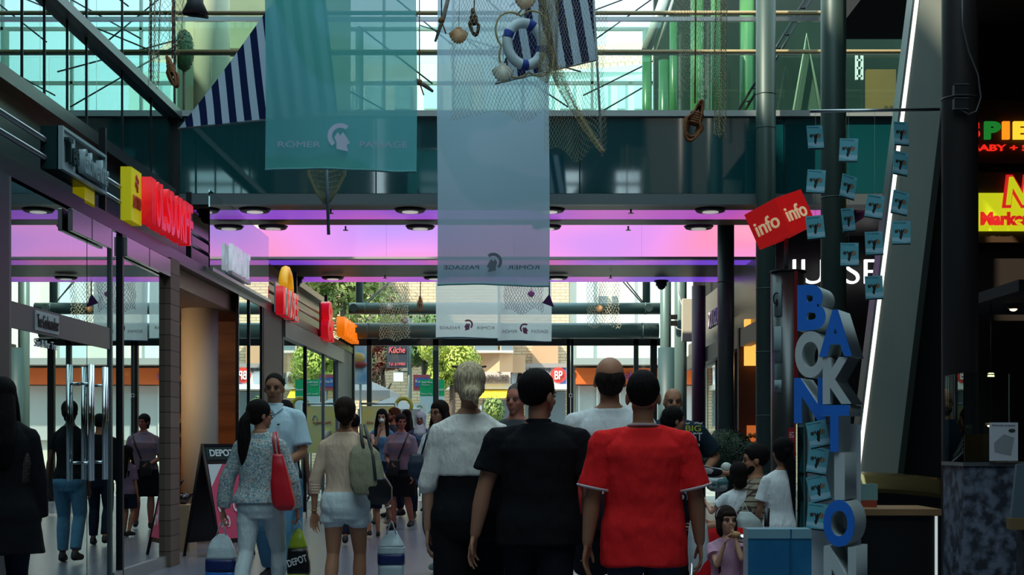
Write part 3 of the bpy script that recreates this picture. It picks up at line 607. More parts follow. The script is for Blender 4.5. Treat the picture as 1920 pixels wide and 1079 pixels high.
tree('street_tree', 'reddish dark tree seen in the left entrance pane', P(712, 0, 41).x, 41.6, 2.5, 4.6, .7, .1, lr, 3000, 4, .075)
tree('street_tree', 'tall leafy tree seen between the tube beams and over the bridge', P(640, 0, 41.5).x, 41.8, 3.6, 8.2, 1.8, .18, leafmat('leaves_back', (.16, .26, .07), (.4, .48, .16)), 7000, 6, .11)
# street things in the left entrance pane
y = 38.0
kb = thing('kitchen_board', 'dark grey hanging board with pink script lettering and phone number', 'sign', tuple(P(746, 668, y)))
MB().bx(-.29, .25, -.04, .04, -.32, .42).build('board', mat('board_slate', (.03, .04, .06), .6), kb)
pk = mat('script_pink', (.75, .12, .15), .6)
letters('lettering', 'Küche', .44, .17, pk, kb, (-.02, -.06, .16), 0, .02, .02, slant=.2); letters('lettering', 'Tel. 619906', .44, .08, pk, kb, (-.02, -.06, -.22), 0, .02, .01, slant=.2)
lp = thing('lamp_post', 'slim grey steel post holding the dark hanging board', 'post', (P(767, 0, 38).x, 38.14, 0))
MB().tube([(0, 0, 0), (0, 0, 4.6)], .06, 12).build('pole', GREYM, lp); MB().bx(-.3, .02, -.02, .02, 1.95 + 1.2, 1.99 + 1.2).build('bracket', GREYM, lp)
sw = MB().bx(-.12, .14, -.1, .1, 0, .26).build('white_lantern', WHITE, lp, (-.3, 0, 2.9))
bg1 = thing('burger_poster', 'tall light blue poster with a burger picture in the far left pane', 'poster', tuple(P(676, 680, 32.3)))
MB().bx(-.2, .2, -.02, .02, -.5, .5).build('sheet', noisy('poster_sky', (.18, .45, .85), (.7, .85, .95), 3, .6), bg1)
MB().ell((-.05, -.05, .1), (.16, .03, .12), None, 12, 8).build('bun', mat('bun_tan', (.75, .45, .15), .6), bg1); MB().ell((-.02, -.05, -.05), (.17, .035, .08), None, 12, 8).build('filling', mat('filling_red', (.35, .05, .05), .6), bg1)
MB().tube([(0, 0, -.5), (0, 0, -P(676, 680, 32.3).z)], .03, 8).build('post', GREYM, bg1)
# market awnings
cv = fabric('awning_cloth', (.50, .48, .50), .35, 0)
def parasol(px, py, yy, hw, drop, lab):
    c = P(px, py, yy); t = thing('market_parasol', lab, 'parasol', (c.x, c.y, 0)); top = Vector((0, 0, c.z)); zt = c.z - drop
    mb = MB(); n = 4; cs = [Vector((-hw, -hw, zt)), Vector((hw, -hw, zt)), Vector((hw, hw, zt)), Vector((-hw, hw, zt))]
    vs = [top] + cs + [q - Vector((0, 0, .16)) for q in cs]; fs = [(0, 1 + i, 1 + (i + 1) % 4) for i in range(4)] + [(1 + i, 5 + i, 5 + (i + 1) % 4, 1 + (i + 1) % 4) for i in range(4)]
    mb.raw(vs, fs).build('canopy', cv, t); MB().tube([(0, 0, 0), (0, 0, c.z - .02)], .035, 10).build('pole', mat('pole_white', (.7, .7, .68), .4), t)
    MB().tube([cs[0] * .98, top - Vector((0, 0, .05)), cs[1] * .98], .015, 5).build('rib', mat('rib_white', (.85, .85, .85), .4), t)
parasol(640, 690, 36.0, 1.35, .62, 'large grey white market parasol in the left entrance panes')
parasol(735, 745, 33.3, .72, .3, 'grey parasol standing behind the large market one')
gs = thing('green_street_sign', 'green and white signpost board with direction lettering beyond the left entrance panes', 'sign', tuple(P(810, 728, 34.5)))
gm = mat('sign_green', (.0, .36, .13), .5)
MB().bx(-.29, .3, -.03, .03, -.2, .2).build('green_board', gm, gs); MB().bx(-.29, .3, -.03, .03, -.62, -.2).build('pale_board', mat('board_paleblue', (.55, .68, .72), .5), gs)
letters('lettering', 'Stadt Mainz', .26, .05, WHITE, gs, (-.12, -.04, .14), 0, .01, .01); letters('lettering', 'Wegweiser', .2, .045, WHITE, gs, (-.15, -.04, .07), 0, .01)
letters('lettering', 'Römer City', .26, .05, WHITE, gs, (-.12, -.04, -.15), 0, .01, .01); letters('lettering', 'Modell', .2, .05, WHITE, gs, (.18, -.04, -.04), 0, .01, .01)
MB().tube([(.0, .05, -.62), (0, .05, -P(810, 728, 34.5).z)], .03, 8).build('post', GREYM, gs)
ks = thing('camping_sign', 'blue and red board half hidden behind the green sign', 'sign', tuple(P(790, 718, 35.5)))
MB().bx(-.2, .2, -.02, .02, -.2, .2).build('board', mat('board_red', (.45, .08, .1), .6), ks); MB().bx(-.16, .2, -.04, -.02, -.1, .12).build('blue_field', mat('field_blue2', (.08, .12, .4), .6), ks)
letters('lettering', 'Kamps', .3, .1, WHITE, ks, (.01, -.05, .02), 0, .01); MB().tube([(0, 0, -.2), (0, 0, -P(790, 718, 35.5).z)], .025, 8).build('post', GREYM, ks)
wb = thing('notice_stand', 'white notice board with small green emblem below the green sign', 'sign', tuple(P(787, 785, 33.5)))
MB().bx(-.17, .17, -.02, .02, -.4, .35).build('board', WHITE, wb); MB().tube([(0, 0, -.4), (0, 0, -P(787, 785, 33.5).z)], .02, 6).build('post', GREYM, wb)
MB().tube([(.06 * math.cos(a / 10 * 4.5), -.03, .25 + .05 * math.sin(a / 10 * 4.5)) for a in range(11)], .012, 5).build('emblem', mat('emblem_green', (.1, .25, .1), .6), wb)
for k in range(3): MB().bx(-.12, .12, -.03, -.02, .08 - k * .08, .1 - k * .08).build('text_line', mat('line_grey', (.3, .3, .25), .6), wb)
# poster stand inside the entrance, yellow with food pictures, and the arched yellow mark on the glass
def foodposter(px0, px1, py0, py1, y, lab):
    c = P((px0 + px1) / 2, (py0 + py1) / 2, y); w_ = (px1 - px0) * y / F; h_ = (py1 - py0) * y / F
    t = thing('poster_stand', lab, 'poster', (c.x, y, 0)); z0 = c.z - h_ / 2; z1 = c.z + h_ / 2
    MB().bx(-w_ / 2, w_ / 2, 0, .03, z0, z1).build('sheet', noisy('poster_yellow', (.95, .78, .22), (.75, .78, .4), 2.2, .6), t)
    for a in (-1, 1): MB().tube([(a * w_ / 2, 0, 0), (a * w_ / 2, 0, z1 + .06)], .025, 8).build('frame_post', STEEL, t)
    MB().tube([(-w_ / 2, 0, z1 + .05), (w_ / 2, 0, z1 + .05)], .022, 8).build('frame_bar', STEEL, t)
    letters('lettering', 'Das Beste', w_ * .5, .05, mat('lettering_red', (.6, .1, .05), .6), t, (-.05, -.01, z1 - .35), 0, .01)
    MB().cyl((-w_ * .2, -.02, z1 - .75), .07, .22, 14, .09).build('picture_cup', mat('cup_pale', (.7, .68, .6), .5), t)
    MB().tube([(.1 + .05 * math.cos(a), -.01, z1 - .3 + .1 * math.sin(a)) for a in [i * .4 for i in range(12)]], .012, 5).build('picture_swirl', mat('swirl_blue', (.3, .5, .55), .5), t)
foodposter(676, 742, 762, 850, 30.3, 'yellow food poster in a steel frame stand at the left of the entrance')
ya = thing('arch_sticker', 'olive yellow open ring mark on the entrance glass', 'sticker', tuple(P(757, 762, 30.85)))
MB().tube([(.17 * math.cos(a), 0, .17 * math.sin(a)) for a in [R(-30 + i * 15) for i in range(15)]], .04, 8).build('ring', mat('mark_olive', (.55, .5, .08), .6), ya)
gs2 = thing('glass_sticker', 'thin white sign strip fixed on the right entrance pane', 'sticker', tuple(P(1070, 742, 30.8)))
MB().bx(-.035, .035, 0, .01, -.04, .04).build('plate', WHITE, gs2); MB().bx(-.02, .02, -.01, 0, -.02, .02).build('mark', BLK, gs2)
# unseen facade added high behind the camera for the bridge panels to mirror
bf = MB().bx(-4.2, 11, -9.3, -9.1, 4.6, 6.6).bx(-4.2, 11, -9.3, -9.1, 9.6, 14)
for i in range(6): bf.bx(-4.2 + i * 3.0, -3.1 + i * 3.0, -9.3, -9.1, 6.6, 9.6)
struct(bf, 'wall_mirror_backdrop', dk)
random.seed(5)
for i in range(5):
    o = MB().bx(-4.2, 11, -9.0, -8.9, 6.9 + i * .55, 7.0 + i * .55).build('backdrop_rail', BLK); o['kind'] = 'structure'
for i in range(4):
    o = MB().tube([(-4 + i * 3.5, -8.6, 6), (-1 + i * 3.5, -8.4, 9.8)], .12, 8).build('backdrop_strut', BLK); o['kind'] = 'structure'
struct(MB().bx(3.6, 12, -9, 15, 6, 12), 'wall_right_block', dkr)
random.seed(8); sbp = thing('potted_shrub', 'small bright leafy shrub under the yellow awning, beside the grey haired man', 'shrub', (P(925, 0, 36).x, 36, 0)); mb = MB()
zc_ = P(0, 772, 36).z
for _ in range(900):
    d = Vector((random.gauss(0, 1), random.gauss(0, 1), random.gauss(0, 1))).normalized(); p_ = Vector((0, 0, zc_)) + Vector((d.x * .3, d.y * .3, d.z * .42)) * random.uniform(.6, 1); a = d.orthogonal().normalized() * .04; b = d.cross(a).normalized() * .025; mb.raw([p_ - a, p_ - b, p_ + a, p_ + b], [(0, 1, 2, 3)])
mb.build('foliage', leafmat('leaves_shrub', (.1, .2, .04), (.3, .4, .1)), sbp); MB().cyl((0, 0, .3), .03, zc_ - .3, 8).build('stem', MATS['bark'], sbp); MB().cyl((0, 0, 0), .2, .4, 20, .26).build('pot', DARK, sbp)
cs_ = thing('a_frame_rack', 'white ladder-like display rack under the yellow awning', 'rack', (P(905, 0, 40).x, 40, 0))
for dx in (-.12, .12): MB().tube([(dx, 0, 0), (dx * .5, 0, 2.3)], .03, 8).build('post', WHITE, cs_)
for z in (.6, 1.1, 1.6, 2.1): MB().tube([(-.12 + .026 * z, 0, z), (.12 - .026 * z, 0, z)], .02, 6).build('rung', WHITE, cs_)
# ------------------------------------------------------------------ signs on the left shop fronts
def atL(px, X=-3.6): return F * X / (px - CX)
redg = mat('sign_red', (.85, .02, .03), .3, emit=(.9, .01, .02), es=.25)
y0, y1 = atL(114), atL(197)
ts = thing('tea_shop_sign', 'pale framed box sign with raised glassy letters, nearest on the left shop fronts', 'sign', (-3.62, (y0 + y1) / 2, 3.6))
h = (y1 - y0) / 2
MB().bx(-.14, .0, -h, h, -.17, .17).build('box', mat('sign_teal_dark', (.006, .03, .032), .3), ts)
fr = MB().bx(-.01, .035, -h, h, .145, .17).bx(-.01, .035, -h, h, -.17, -.145).bx(-.01, .035, h - .03, h, -.145, .145).bx(-.01, .035, -h, -h + .03, -.145, .145)
fr.build('frame', mat('frame_pale', (.34, .45, .47), .35, .2), ts)
MB().bx(0, .02, -h + .03, -h + .36, -.145, .145).build('pale_field', mat('field_pale', (.35, .45, .47), .4), ts)
letters('lettering_dark', 'Tee', .26, .19, mat('letters_dark', (.01, .03, .035), .3), ts, (.04, -h + .2, .0), R(90), .05, .02)
letters('lettering_glassy', 'Gschwendner', h * 2 - .5, .2, mat('letters_glassy', (.42, .52, .55), .15, .3), ts, (.05, .17, -.02), R(90), .06, .01)
lo = thing('yellow_lottery_sign', 'bright yellow box sign with red clover mark and red lettering', 'sign', (-3.62, atL(250), 3.6))
MB().bx(-.1, .0, 0, .36, -.25, .25).build('box', mat('sign_yellow', (.75, .68, .02), .4, emit=(.8, .7, 0), es=.12), lo)
rdm = mat('mark_red', (.55, .06, .02), .5)
letters('lettering', 'LOTTO', .26, .12, rdm, lo, (.008, .18, -.06), R(90), .01, .02)
for a in range(4): MB().ell((.006, .18 + .035 * math.cos(a * PI / 2 + .4), .13 + .045 * math.sin(a * PI / 2 + .4)), (.008, .028, .035), None, 10, 6).build('clover_leaf', rdm, lo)
MB().tube([(.006, .18, .1), (.006, .2, .04)], .008, 5).build('clover_stem', rdm, lo)
y2 = thing('yellow_lottery_sign', 'small plain yellow box under the glassy lettered sign', 'sign', (-3.66, atL(172), 3.4))
MB().bx(-.1, 0, 0, .28, -.1, .06).build('box', MATS['sign_yellow'], y2)
ws = thing('red_letter_sign', 'large red block letters standing edge on beside the yellow box', 'sign', (-3.6, (atL(268) + atL(349)) / 2, 3.6))
txt = 'WOLSDORFF'; a, b = atL(268), atL(349); n = len(txt); st = (b - a) / n
for i, ch in enumerate(txt): letters('letter', ch, st * .86, .44, redg, ws, (.02, -((b - a) / 2) + (i + .5) * st, 0), R(90), .12, .02)
MB().bx(-.06, -.04, -(b - a) / 2, (b - a) / 2, -.12, .12).build('carrier_rail', DARK, ws)
# glazed box with white capitals
gx0, gx1 = atL(396, -3.6), atL(506, -3.6)
dp = thing('shop_name_sign', 'large white capitals on a pale mirrored glass panel', 'sign', (-3.6, (gx0 + gx1) / 2, 3.6))
hh = (gx1 - gx0) / 2
MB().bx(-.03, -.015, -hh, hh, -.28, .62).build('glass_panel', glass('sign_glass', (.25, .28, .3), (.85, .88, .9), .45), dp)
MB().bx(-.06, .02, -hh, hh, -.32, -.28).build('bottom_profile', STEEL, dp)
a, b = atL(427), atL(463); st = (b - a) / 5
for i, ch in enumerate('DEPOT'): letters('letter', ch, st * .85, .32, mat('letter_white', (.72, .8, .84), .35, emit=(.7, .8, .9), es=.3), dp, (.03, a + (i + .5) * st - dp.location.y, -.03), R(90), .04, .03)
MB().bx(.0, .05, a - dp.location.y, b - dp.location.y, -.25, -.21).build('carrier_rail', STEEL, dp)
# arched yellow and red sign
c = atL(534); ar = thing('arch_top_sign', 'narrow sign with yellow arch over red and white letters, seen edge on', 'sign', (-3.6, c, 3.5))
MB().tube([(.02, -.3 + .3 * (1 - math.cos(t_ * PI / 12)), .1 + .3 * math.sin(t_ * PI / 12)) for t_ in range(13)], .07, 8).build('arch', mat('arch_yellow', (.85, .45, .03), .4, emit=(.9, .4, 0), es=.25), ar)
for i, ch in enumerate('NORDSEE'): letters('letter', ch, .16, .42, redg if i % 2 == 0 else mat('letter_cream', (.85, .75, .6), .4), ar, (.04, -.62 + i * .21, -.12), R(90), .12, .02)
MB().bx(-.04, -.02, -.7, .75, -.3, .15).build('back_panel', mat('panel_cream', (.7, .65, .6), .5), ar)
c = atL(611); s8 = thing('red_figure_sign', 'tall red curled letter sign, second from the entrance', 'sign', (-3.6, c, 3.5))
letters('letter', '&', .9, .72, redg, s8, (.02, 0, .0), R(90), .16, .03); MB().bx(-.05, -.03, -.5, .5, -.3, .3).build('back_panel', mat('panel_red', (.35, .02, .03), .4), s8)
c = atL(651); og = thing('orange_letter_sign', 'orange block letters standing edge on nearest the entrance', 'sign', (-3.6, c, 3.58))
orm = mat('sign_orange', (.95, .2, .01), .4, emit=(1, .2, 0), es=.45)
for i, ch in enumerate('MOBILE'): letters('letter', ch, .34, .38, orm, og, (.02, -1.05 + i * .42, 0), R(90), .16, .03)
# right: lit signs high beyond the near column
YS = 14.6
def rs(px, py): return P(px, py, YS)
sp = thing('toy_shop_sign', 'dark box with large letters in green, orange and yellow over small red letters', 'sign', tuple(rs(1890, 250)))
W = F / YS
MB().bx(-.5, 1.0, 0, .1, -.3, .34).build('box', mat('box_brown', (.05, .02, .008), .6), sp)
def em_(name, c, s): return mat(name, tuple(x * .5 for x in c), .5, emit=c, es=s)
for ch, px, c_ in (('S', 1820, em_('glow_red', (.8, .02, .01), .8)), ('P', 1859, em_('glow_green', (.01, .16, .02), .8)), ('I', 1884, em_('glow_orange', (1, .25, .01), .9)), ('E', 1913, em_('glow_amber', (1, .55, .03), .9)), ('L', 1945, em_('glow_red', (.8, .02, .01), .8)), ('E', 1975, em_('glow_green', (.01, .16, .02), .8))):
    letters('letter', ch, (.07 if ch == 'I' else .165), 33 / W, c_, sp, ((px - 1890) / W, -.03, (250 - 246) / W), 0, .04, .05)
letters('small_lettering', 'BABY + SPIEL', (1975 - 1822) / W, 12 / W, em_('glow_red', (.8, .02, .01), .8), sp, ((1898 - 1890) / W, -.02, -(278 - 250) / W), 0, .02, .02)
mk = thing('market_sign', 'lit yellow green box sign with red edged N and red lettering', 'sign', tuple(rs(1890, 400)))
MB().bx(-.5, 1.0, 0, .1, -.3, .42).build('box', mat('box_brown2', (.07, .035, .012), .6), mk)
MB().bx((1835 - 1890) / W - .05, 1.0, -.03, 0, -(434 - 400) / W, (400 - 363) / W).build('yellow_field', em_('glow_yellow', (.5, .54, .01), .75), mk)
rl = em_('glow_darkred', (.45, .01, .01), .9)
letters('initial_outline', 'N', 56 / W, 62 / W, rl, mk, ((1903 - 1890) / W, -.06, (400 - 361) / W), 0, .02, .09, slant=.15)
letters('initial', 'N', 44 / W, 52 / W, MATS['glow_yellow'], mk, ((1903 - 1890) / W, -.09, (400 - 361) / W), 0, .02, .03, slant=.15)
letters('lettering', 'Markenwelt', 150 / W, 25 / W, rl, mk, ((1910 - 1890) / W, -.06, -(412 - 400) / W), 0, .02, .05)
struct(MB().bx(4.6, 11, YS + .1, YS + .3, 0, 5.6), 'wall_right_signs', mat('brown_dark', (.02, .012, .008), .8))
struct(MB().bx(4.3, 9, 12.3, 14.6, 2.6, 2.7), 'ceiling_shop', dkr)
# warm ceiling light in the dark shop; lower lamp stands in for a reflection
for k, (px, py, y) in enumerate(((1900, 580, 13.5), (1858, 798, 13.5))):
    p_ = P(px, py, y); t = thing('warm_light_spot', 'small warm glowing spotlight ' + ('high in the dark shop at right' if k == 0 else 'standing in for a reflection low behind the glass case'), 'lamp', tuple(p_))
    MB().tube([(0, 0, .02), (0, 0, 0)], .05, 20).build('ring', mat('brass', (.4, .25, .08), .3, .9), t); MB().ell((0, 0, 0), (.035, .035, .02), None, 12, 8).build('bulb', mat('bulb_glow', (1, .8, .4), .5, emit=(1, .7, .3), es=4), t)
    MB().tube([(0, .0, .02), (0, .0, 2.62 - p_.z)], .004, 6).build('stem', BLK, t)
vs = thing('vitrine_pedestal', 'tall plinth with mottled dark blue stone pattern under the glass case', 'plinth', (P(1865, 0, 8).x, 8, 0))
MB().bx(-.17, .3, 0, .4, 0, 1.16).build('body', noisy('mottled_blue', (.025, .03, .042), (.16, .18, .24), 14, .6, (1, 1, 1), .42, .6), vs); MB().bx(-.18, .31, -.01, .41, 1.16, 1.18).build('top', mat('plinth_top', (.1, .1, .11), .3), vs)
vc = thing('glass_vitrine', 'clear glass display case holding a paper plan, at the right edge', 'display case', (P(1865, 0, 8).x, 8.02, 1.18))
for nm, bb in (('front_glass', (-.17, .3, 0, .006, 0, .5)), ('back_glass', (-.17, .3, .35, .356, 0, .5)), ('side_glass', (-.17, -.164, .006, .35, 0, .5)), ('top_glass', (-.17, .3, 0, .356, .5, .506))): MB().bx(*bb).build(nm, CLEAR, vc)
MB().bx(.085, .091, -.004, .0, 0, .5).build('glass_edge', STEEL, vc)
MB().bx(-.1, .08, .2, .3, 0, .16).build('inner_block', mat('block_amber', (.10, .05, .015), .4), vc)
pp = thing('plan_sheet', 'white paper with a grey site plan standing in the glass case', 'paper', (P(1890, 0, 7.9).x, 7.97, 1.19))
MB().bx(-.08, .08, 0, .004, 0, .215).build('sheet', mat('paper', (.6, .6, .64), .7), pp)
MB().prism([(-.05, -.002, .05), (.04, -.002, .03), (.06, -.002, .13), (.0, -.002, .15), (-.055, -.002, .1)], (0, .002, 0)).build('plan_outline', mat('plan_grey', (.3, .3, .33), .7), pp)
letters('heading', 'Römerstadt - Fundstücke', .13, .008, BLK, pp, (0, -.002, .2), 0, .001); MB().ell((.045, -.002, .17), (.02, .002, .01), None, 10, 6).build('seal', mat('seal_dark', (.03, .04, .02), .7), pp)
p2 = thing('display_stand', 'pale grey blue leaning display stand with wooden foot at the right frame edge', 'stand', (P(1918, 0, 7.4).x, 7.4, 0))
MB().prism([(-.06, 0, .9), (.3, 0, .88), (.3, 0, 1.2), (-.03, 0, 1.18)], (0, .03, 0)).build('panel', mat('panel_bluegrey', (.10, .14, .17), .5), p2); MB().bx(-.07, .3, -.02, .05, .84, .9).build('wooden_edge', mat('foot_wood', (.2, .12, .05), .5), p2); MB().bx(0, .3, 0, .1, 0, .84).build('base', noisy('base_dark', (.01, .01, .012), (.04, .045, .055), 14, .6), p2)
# counter with wooden top and white light edge, brass hood behind
cn = thing('dark_counter', 'black counter with brown wooden top beside the letter stack', 'counter', (P(1683, 0, 9).x, 9, 0))
zc = P(0, 955, 9).z
MB().bx(-.26, .25, 0, .5, 0, zc - .04).build('body', BLK, cn); MB().bx(-.27, .27, -.03, .52, zc - .04, zc).build('worktop', mat('worktop_wood', (.32, .17, .08), .35), cn)
MB().bx(.235, .25, -.012, 0, 0, zc - .045).build('light_edge', mat('edge_glow', (.6, .65, .65), .4, emit=(.6, .68, .68), es=.5), cn); MB().bx(-.27, -.255, -.005, .5, 0, zc - .04).build('steel_edge', GREYM, cn)
hd = thing('brass_hood', 'curved brass coloured hood rail behind the wooden counter top', 'rail', (P(1690, 0, 10.6).x, 10.6, 0))
zh = P(0, 893, 10.6).z
MB().grid(lambda u, v: (-.33 + u * .64, -.1 + v * .3, zh + .03 - .05 * u * u - .08 * (v - .5) ** 2 * (1 if v > .5 else 6)), 12, 8, (0, 0, -.03)).build('hood', mat('brass_worn', (.30, .22, .09), .25, .9), hd)
MB().bx(-.3, .28, 0, .1, 0, zh - .06).build('base', mat('base_dark2', (.02, .025, .028), .5), hd)
bx_ = thing('tea_box', 'small turquoise and red packet on the counter behind the letters', 'packet', (P(1632, 0, 9.2).x, 9.25, zc))
MB().bx(-.05, .06, 0, .05, .045, .15).build('upper', mat('packet_turquoise', (.18, .35, .36), .6), bx_); MB().bx(-.045, .055, .0, .05, 0, .045).build('lower', mat('packet_red', (.35, .06, .03), .6), bx_)
# slanted panel with light strip
a0, a1 = P(1600, 890, 11.4), P(1715, -30, 11.4); w0, w1 = .36, .30
an = thing('leaning_pylon', 'tall leaning grey green metal pylon with a glowing white edge strip', 'pylon', (0, 11.4, 0))
d_ = (a1 - a0); base = a0 - d_ * (a0.z / d_.z); top = a0 + d_ * ((5.5 - a0.z) / d_.z)
def lean(o0, o1, t0, t1, th, y_=0): return [(base.x + o0, y_, 0), (base.x + o1, y_, 0), (top.x + t1, y_, top.z), (top.x + t0, y_, top.z)]
MB().prism(lean(.05, .36, .05, .33, 0), (0, .25, 0)).build('panel', noisy('pylon_metal', (.30, .36, .32), (.42, .44, .38), 1.2, .35, (1, 1, .4), metal=.3), an)
MB().prism(lean(.36, .41, .33, .38, 0), (0, .26, 0)).build('dark_edge', mat('pylon_edge', (.02, .025, .022), .5), an)
MB().prism(lean(0, .05, .0, .05, 0), (0, .2, 0)).build('strip_housing', GREYM, an)
MB().prism([(x + .0, y - .008, z) for x, y, z in lean(.018, .048, .018, .048, 0)], (0, .006, 0)).build('light_strip', mat('strip_glow', (.9, .9, .85), .5, emit=(1, .98, .9), es=1.0), an)
struct(MB().prism([(base.x + .45, 11.7, 0), (P(1805, 0, 11.7).x, 11.7, 0), (P(1805, 0, 11.7).x, 11.7, 4.6), (P(1765, 150, 11.7).x, 11.7, 4.6)], (0, .1, 0)), 'wall_stair_side', mat('stair_black', (.004, .004, .004), .9))
# steel rod the cards hang from
rod = MB().tube([P(1518, 209, 10.2), P(1762, 205, 10.2)], .012, 8).build('hanging_rod', STEEL); tag(rod, 'thin pale steel rod crossing the columns, carrying the hanging cards', 'rod')
# junction boxes on the near column
jb = thing('socket_box', 'two small black socket boxes with a looping cable on the near column', 'box', tuple(P(1800, 170, 9.24)))
for dz in (.0, -.09): MB().bx(-.045, .045, -.03, .02, dz - .035, dz + .035).build('box', BLK, jb)
for dz in (.035, -.035, -.055, -.125): MB().bx(-.046, .046, -.034, -.03, dz - .003, dz + .003).build('edge', GREYM, jb)
MB().tube([(0.01, -.02, .6), (.01, -.02, .42), (.05, -.02, .25), (.11, -.02, .1), (.13, -.02, -.05), (.1, -.02, -.14), (.05, -.02, -.16), (.0, -.02, -.13)], .006, 6).build('cable', mat('cable_grey', (.08, .08, .08), .5), jb)
# ------------------------------------------------------------------ hanging cards
def card_motif():
    t = thing('hanging_card', 'x', 'card', (0, 0, 0), 0, 'printed cyan cards'); w_, h_ = .112, .15
    MB().bx(-w_ / 2, w_ / 2, 0, .004, -h_ / 2, h_ / 2).build('card', noisy('card_cyan', (.13, .45, .54), (.16, .52, .62), 9, .5), t)
    def flat(pts, nm, m, z=.001): MB().prism([(x, -z, y) for x, y in pts], (0, z * .9, 0)).build(nm, m, t)
    flat([(-.056, -.03), (.056, -.03), (.056, -.055), (.02, -.062), (-.02, -.055), (-.056, -.05)], 'pale_wave', mat('card_pale', (.4, .68, .8), .5))
    flat([(-.056, -.067), (.056, -.067), (.056, -.075), (-.056, -.075)], 'dark_strip', BLK, .0012)
    flat([(-.004, .008), (-.014, .024), (-.018, .022), (-.010, .002), (-.008, -.012), (-.013, -.028), (-.006, -.042), (.001, -.040), (.004, -.024), (.009, -.010), (.010, .002), (.020, .026), (.016, .028), (.007, .012), (.006, .020), (-.001, .022), (-.004, .016)], 'dancer', mat('card_black', (.02, .015, .015), .6), .002)
    flat([(.012, .010), (.026, .026), (.040, .018), (.036, .002), (.024, -.006), (.014, -.002)], 'left_wing', mat('card_orange', (.3, .2, .12), .5), .0015)
    flat([(-.016, .016), (-.032, .022), (-.042, .014), (-.038, .0), (-.024, .0)], 'right_wing', mat('card_brown', (.05, .05, .04), .5), .0015)
    letters('heading', 'Römer-Passage', .075, .008, mat('card_darkblue', (.02, .08, .12), .6), t, (-.01, -.001, .063), 0, .001)
    letters('emblem', 'G', .009, .01, WHITE, t, (.044, -.001, .06), 0, .001)
    return t
cards = [(1529, 258, 10.2, 5, 20, 'topmost left, above the first round column gap'), (1591, 282, 10.2, -3, -8, 'topmost on the thick green column'), (1690, 251, 10.2, 2, 25, 'topmost on the glowing strip'),
 (1530, 341, 10.2, -4, -5, 'second in the leftmost string'), (1591, 351, 10.2, -10, 25, 'second on the thick green column'), (1689, 307, 10.2, -5, 25, 'second down on the glowing strip'),
 (1640, 388, 10.2, -8, 5, 'upper one between column and glowing strip'), (1688, 381, 10.2, -9, 15, 'third down, right of the glowing strip'), (1591, 413, 10.2, 8, 35, 'third on the column, turned narrow'),
 (1529, 427, 10.2, 6, 5, 'lowest in the leftmost string, by the cube'), (1639, 457, 10.2, 3, 5, 'middle one between column and glowing strip'), (1690, 437, 10.2, 0, -5, 'lowest right of the glowing strip'),
 (1593, 478, 10.2, 0, 0, 'lowest on the thick green column'), (1639, 540, 10.2, 3, 5, 'lowest, over the glowing strip beside the capitals'),
 (1534, 815, 8.3, 12, -20, 'topmost on the white stand'), (1533, 865, 8.3, -9, -20, 'second on the white stand'), (1535, 917, 8.3, 14, -20, 'third on the white stand'), (1532, 970, 8.3, -5, -20, 'lowest on the white stand')]
proto = card_motif()
lead = 'cyan card with a dark dancer picture, '
for i, (px, py, y, tilt, yaw, lab) in enumerate(cards):
    o = proto if i == 0 else copy_tree(proto); o.location = P(px, py, y) if i < 14 else P(px, py, 8.55)
    o.rotation_euler = (0, R(-tilt), R(yaw)); o['label'] = lead + lab
    o.scale = (1.16, 1, 1.14) if i < 14 else (1.08, 1, 1.08)
for px, bot in ((1529, 427), (1591, 478), (1640, 540), (1689, 437)):
    o = MB().tube([P(px, 207, 10.23), P(px, bot, 10.23)], .0012, 4).build('hanging_thread', mat('thread', (.25, .28, .28), .6)); tag(o, 'thin thread the cyan cards hang on, ' + {1529: 'leftmost', 1591: 'over the green column', 1640: 'left of the glowing strip', 1689: 'rightmost'}[px], 'thread', 'card threads')
# ------------------------------------------------------------------ stacked letter blocks
blue = mat('letter_blue', (.018, .19, .76), .55); foam = mat('foam_white', (.58, .64, .63), .8, bump=.1, bs=60)
YT = 8.6; RT = R(-26)
def block(ch, px0, px1, py0, py1, face, lab, y=YT, dep=.30, yaw=RT):
    c = P((px0 + px1) / 2, (py0 + py1) / 2, y); w_ = (px1 - px0) * y / F / math.cos(yaw); h_ = (py1 - py0) * y / F
    t = thing('letter_block', lab, 'letter', (c.x, c.y, c.z - h_ / 2), yaw, 'stacked foam letters')
    letters('body', ch, w_, h_, foam, t, (0, dep / 2, h_ / 2), 0, dep, .045)
    if face: letters('face', ch, w_, h_, blue, t, (0, -.004, h_ / 2), 0, .008, .045)
block('B', 1498, 1546, 534, 620, 1, 'blue faced letter B topmost of the left stack'); block('O', 1493, 1545, 621, 709, 0, 'white letter O between the blue B and the blue N')
block('N', 1492, 1546, 709, 794, 1, 'blue faced letter N under the white O')
y2_ = 8.35
block('A', 1539, 1595, 581, 669, 1, 'blue faced letter A topmost of the right stack', y2_); block('K', 1545, 1594, 670, 758, 0, 'white letter K beneath the blue A', y2_)
block('T', 1540, 1590, 760, 848, 1, 'blue faced letter T beneath the white K', y2_); block('I', 1565, 1583, 849, 938, 0, 'white letter I beneath the blue T', y2_)
block('O', 1547, 1600, 938, 1026, 1, 'blue faced letter O low in the right stack', y2_); block('N', 1547, 1602, 1026, 1127, 0, 'white letter N at the foot of the right stack', y2_)
st = thing('white_stand', 'white upright stand with glass front edge under the stacked letters, carrying cards', 'stand', (P(1530, 0, YT + .1).x, YT + .1, 0))
zt = P(0, 795, YT).z
MB().bx(-.06, .27, -.02, .25, 0, zt).build('body', mat('stand_white', (.62, .68, .72), .5), st)
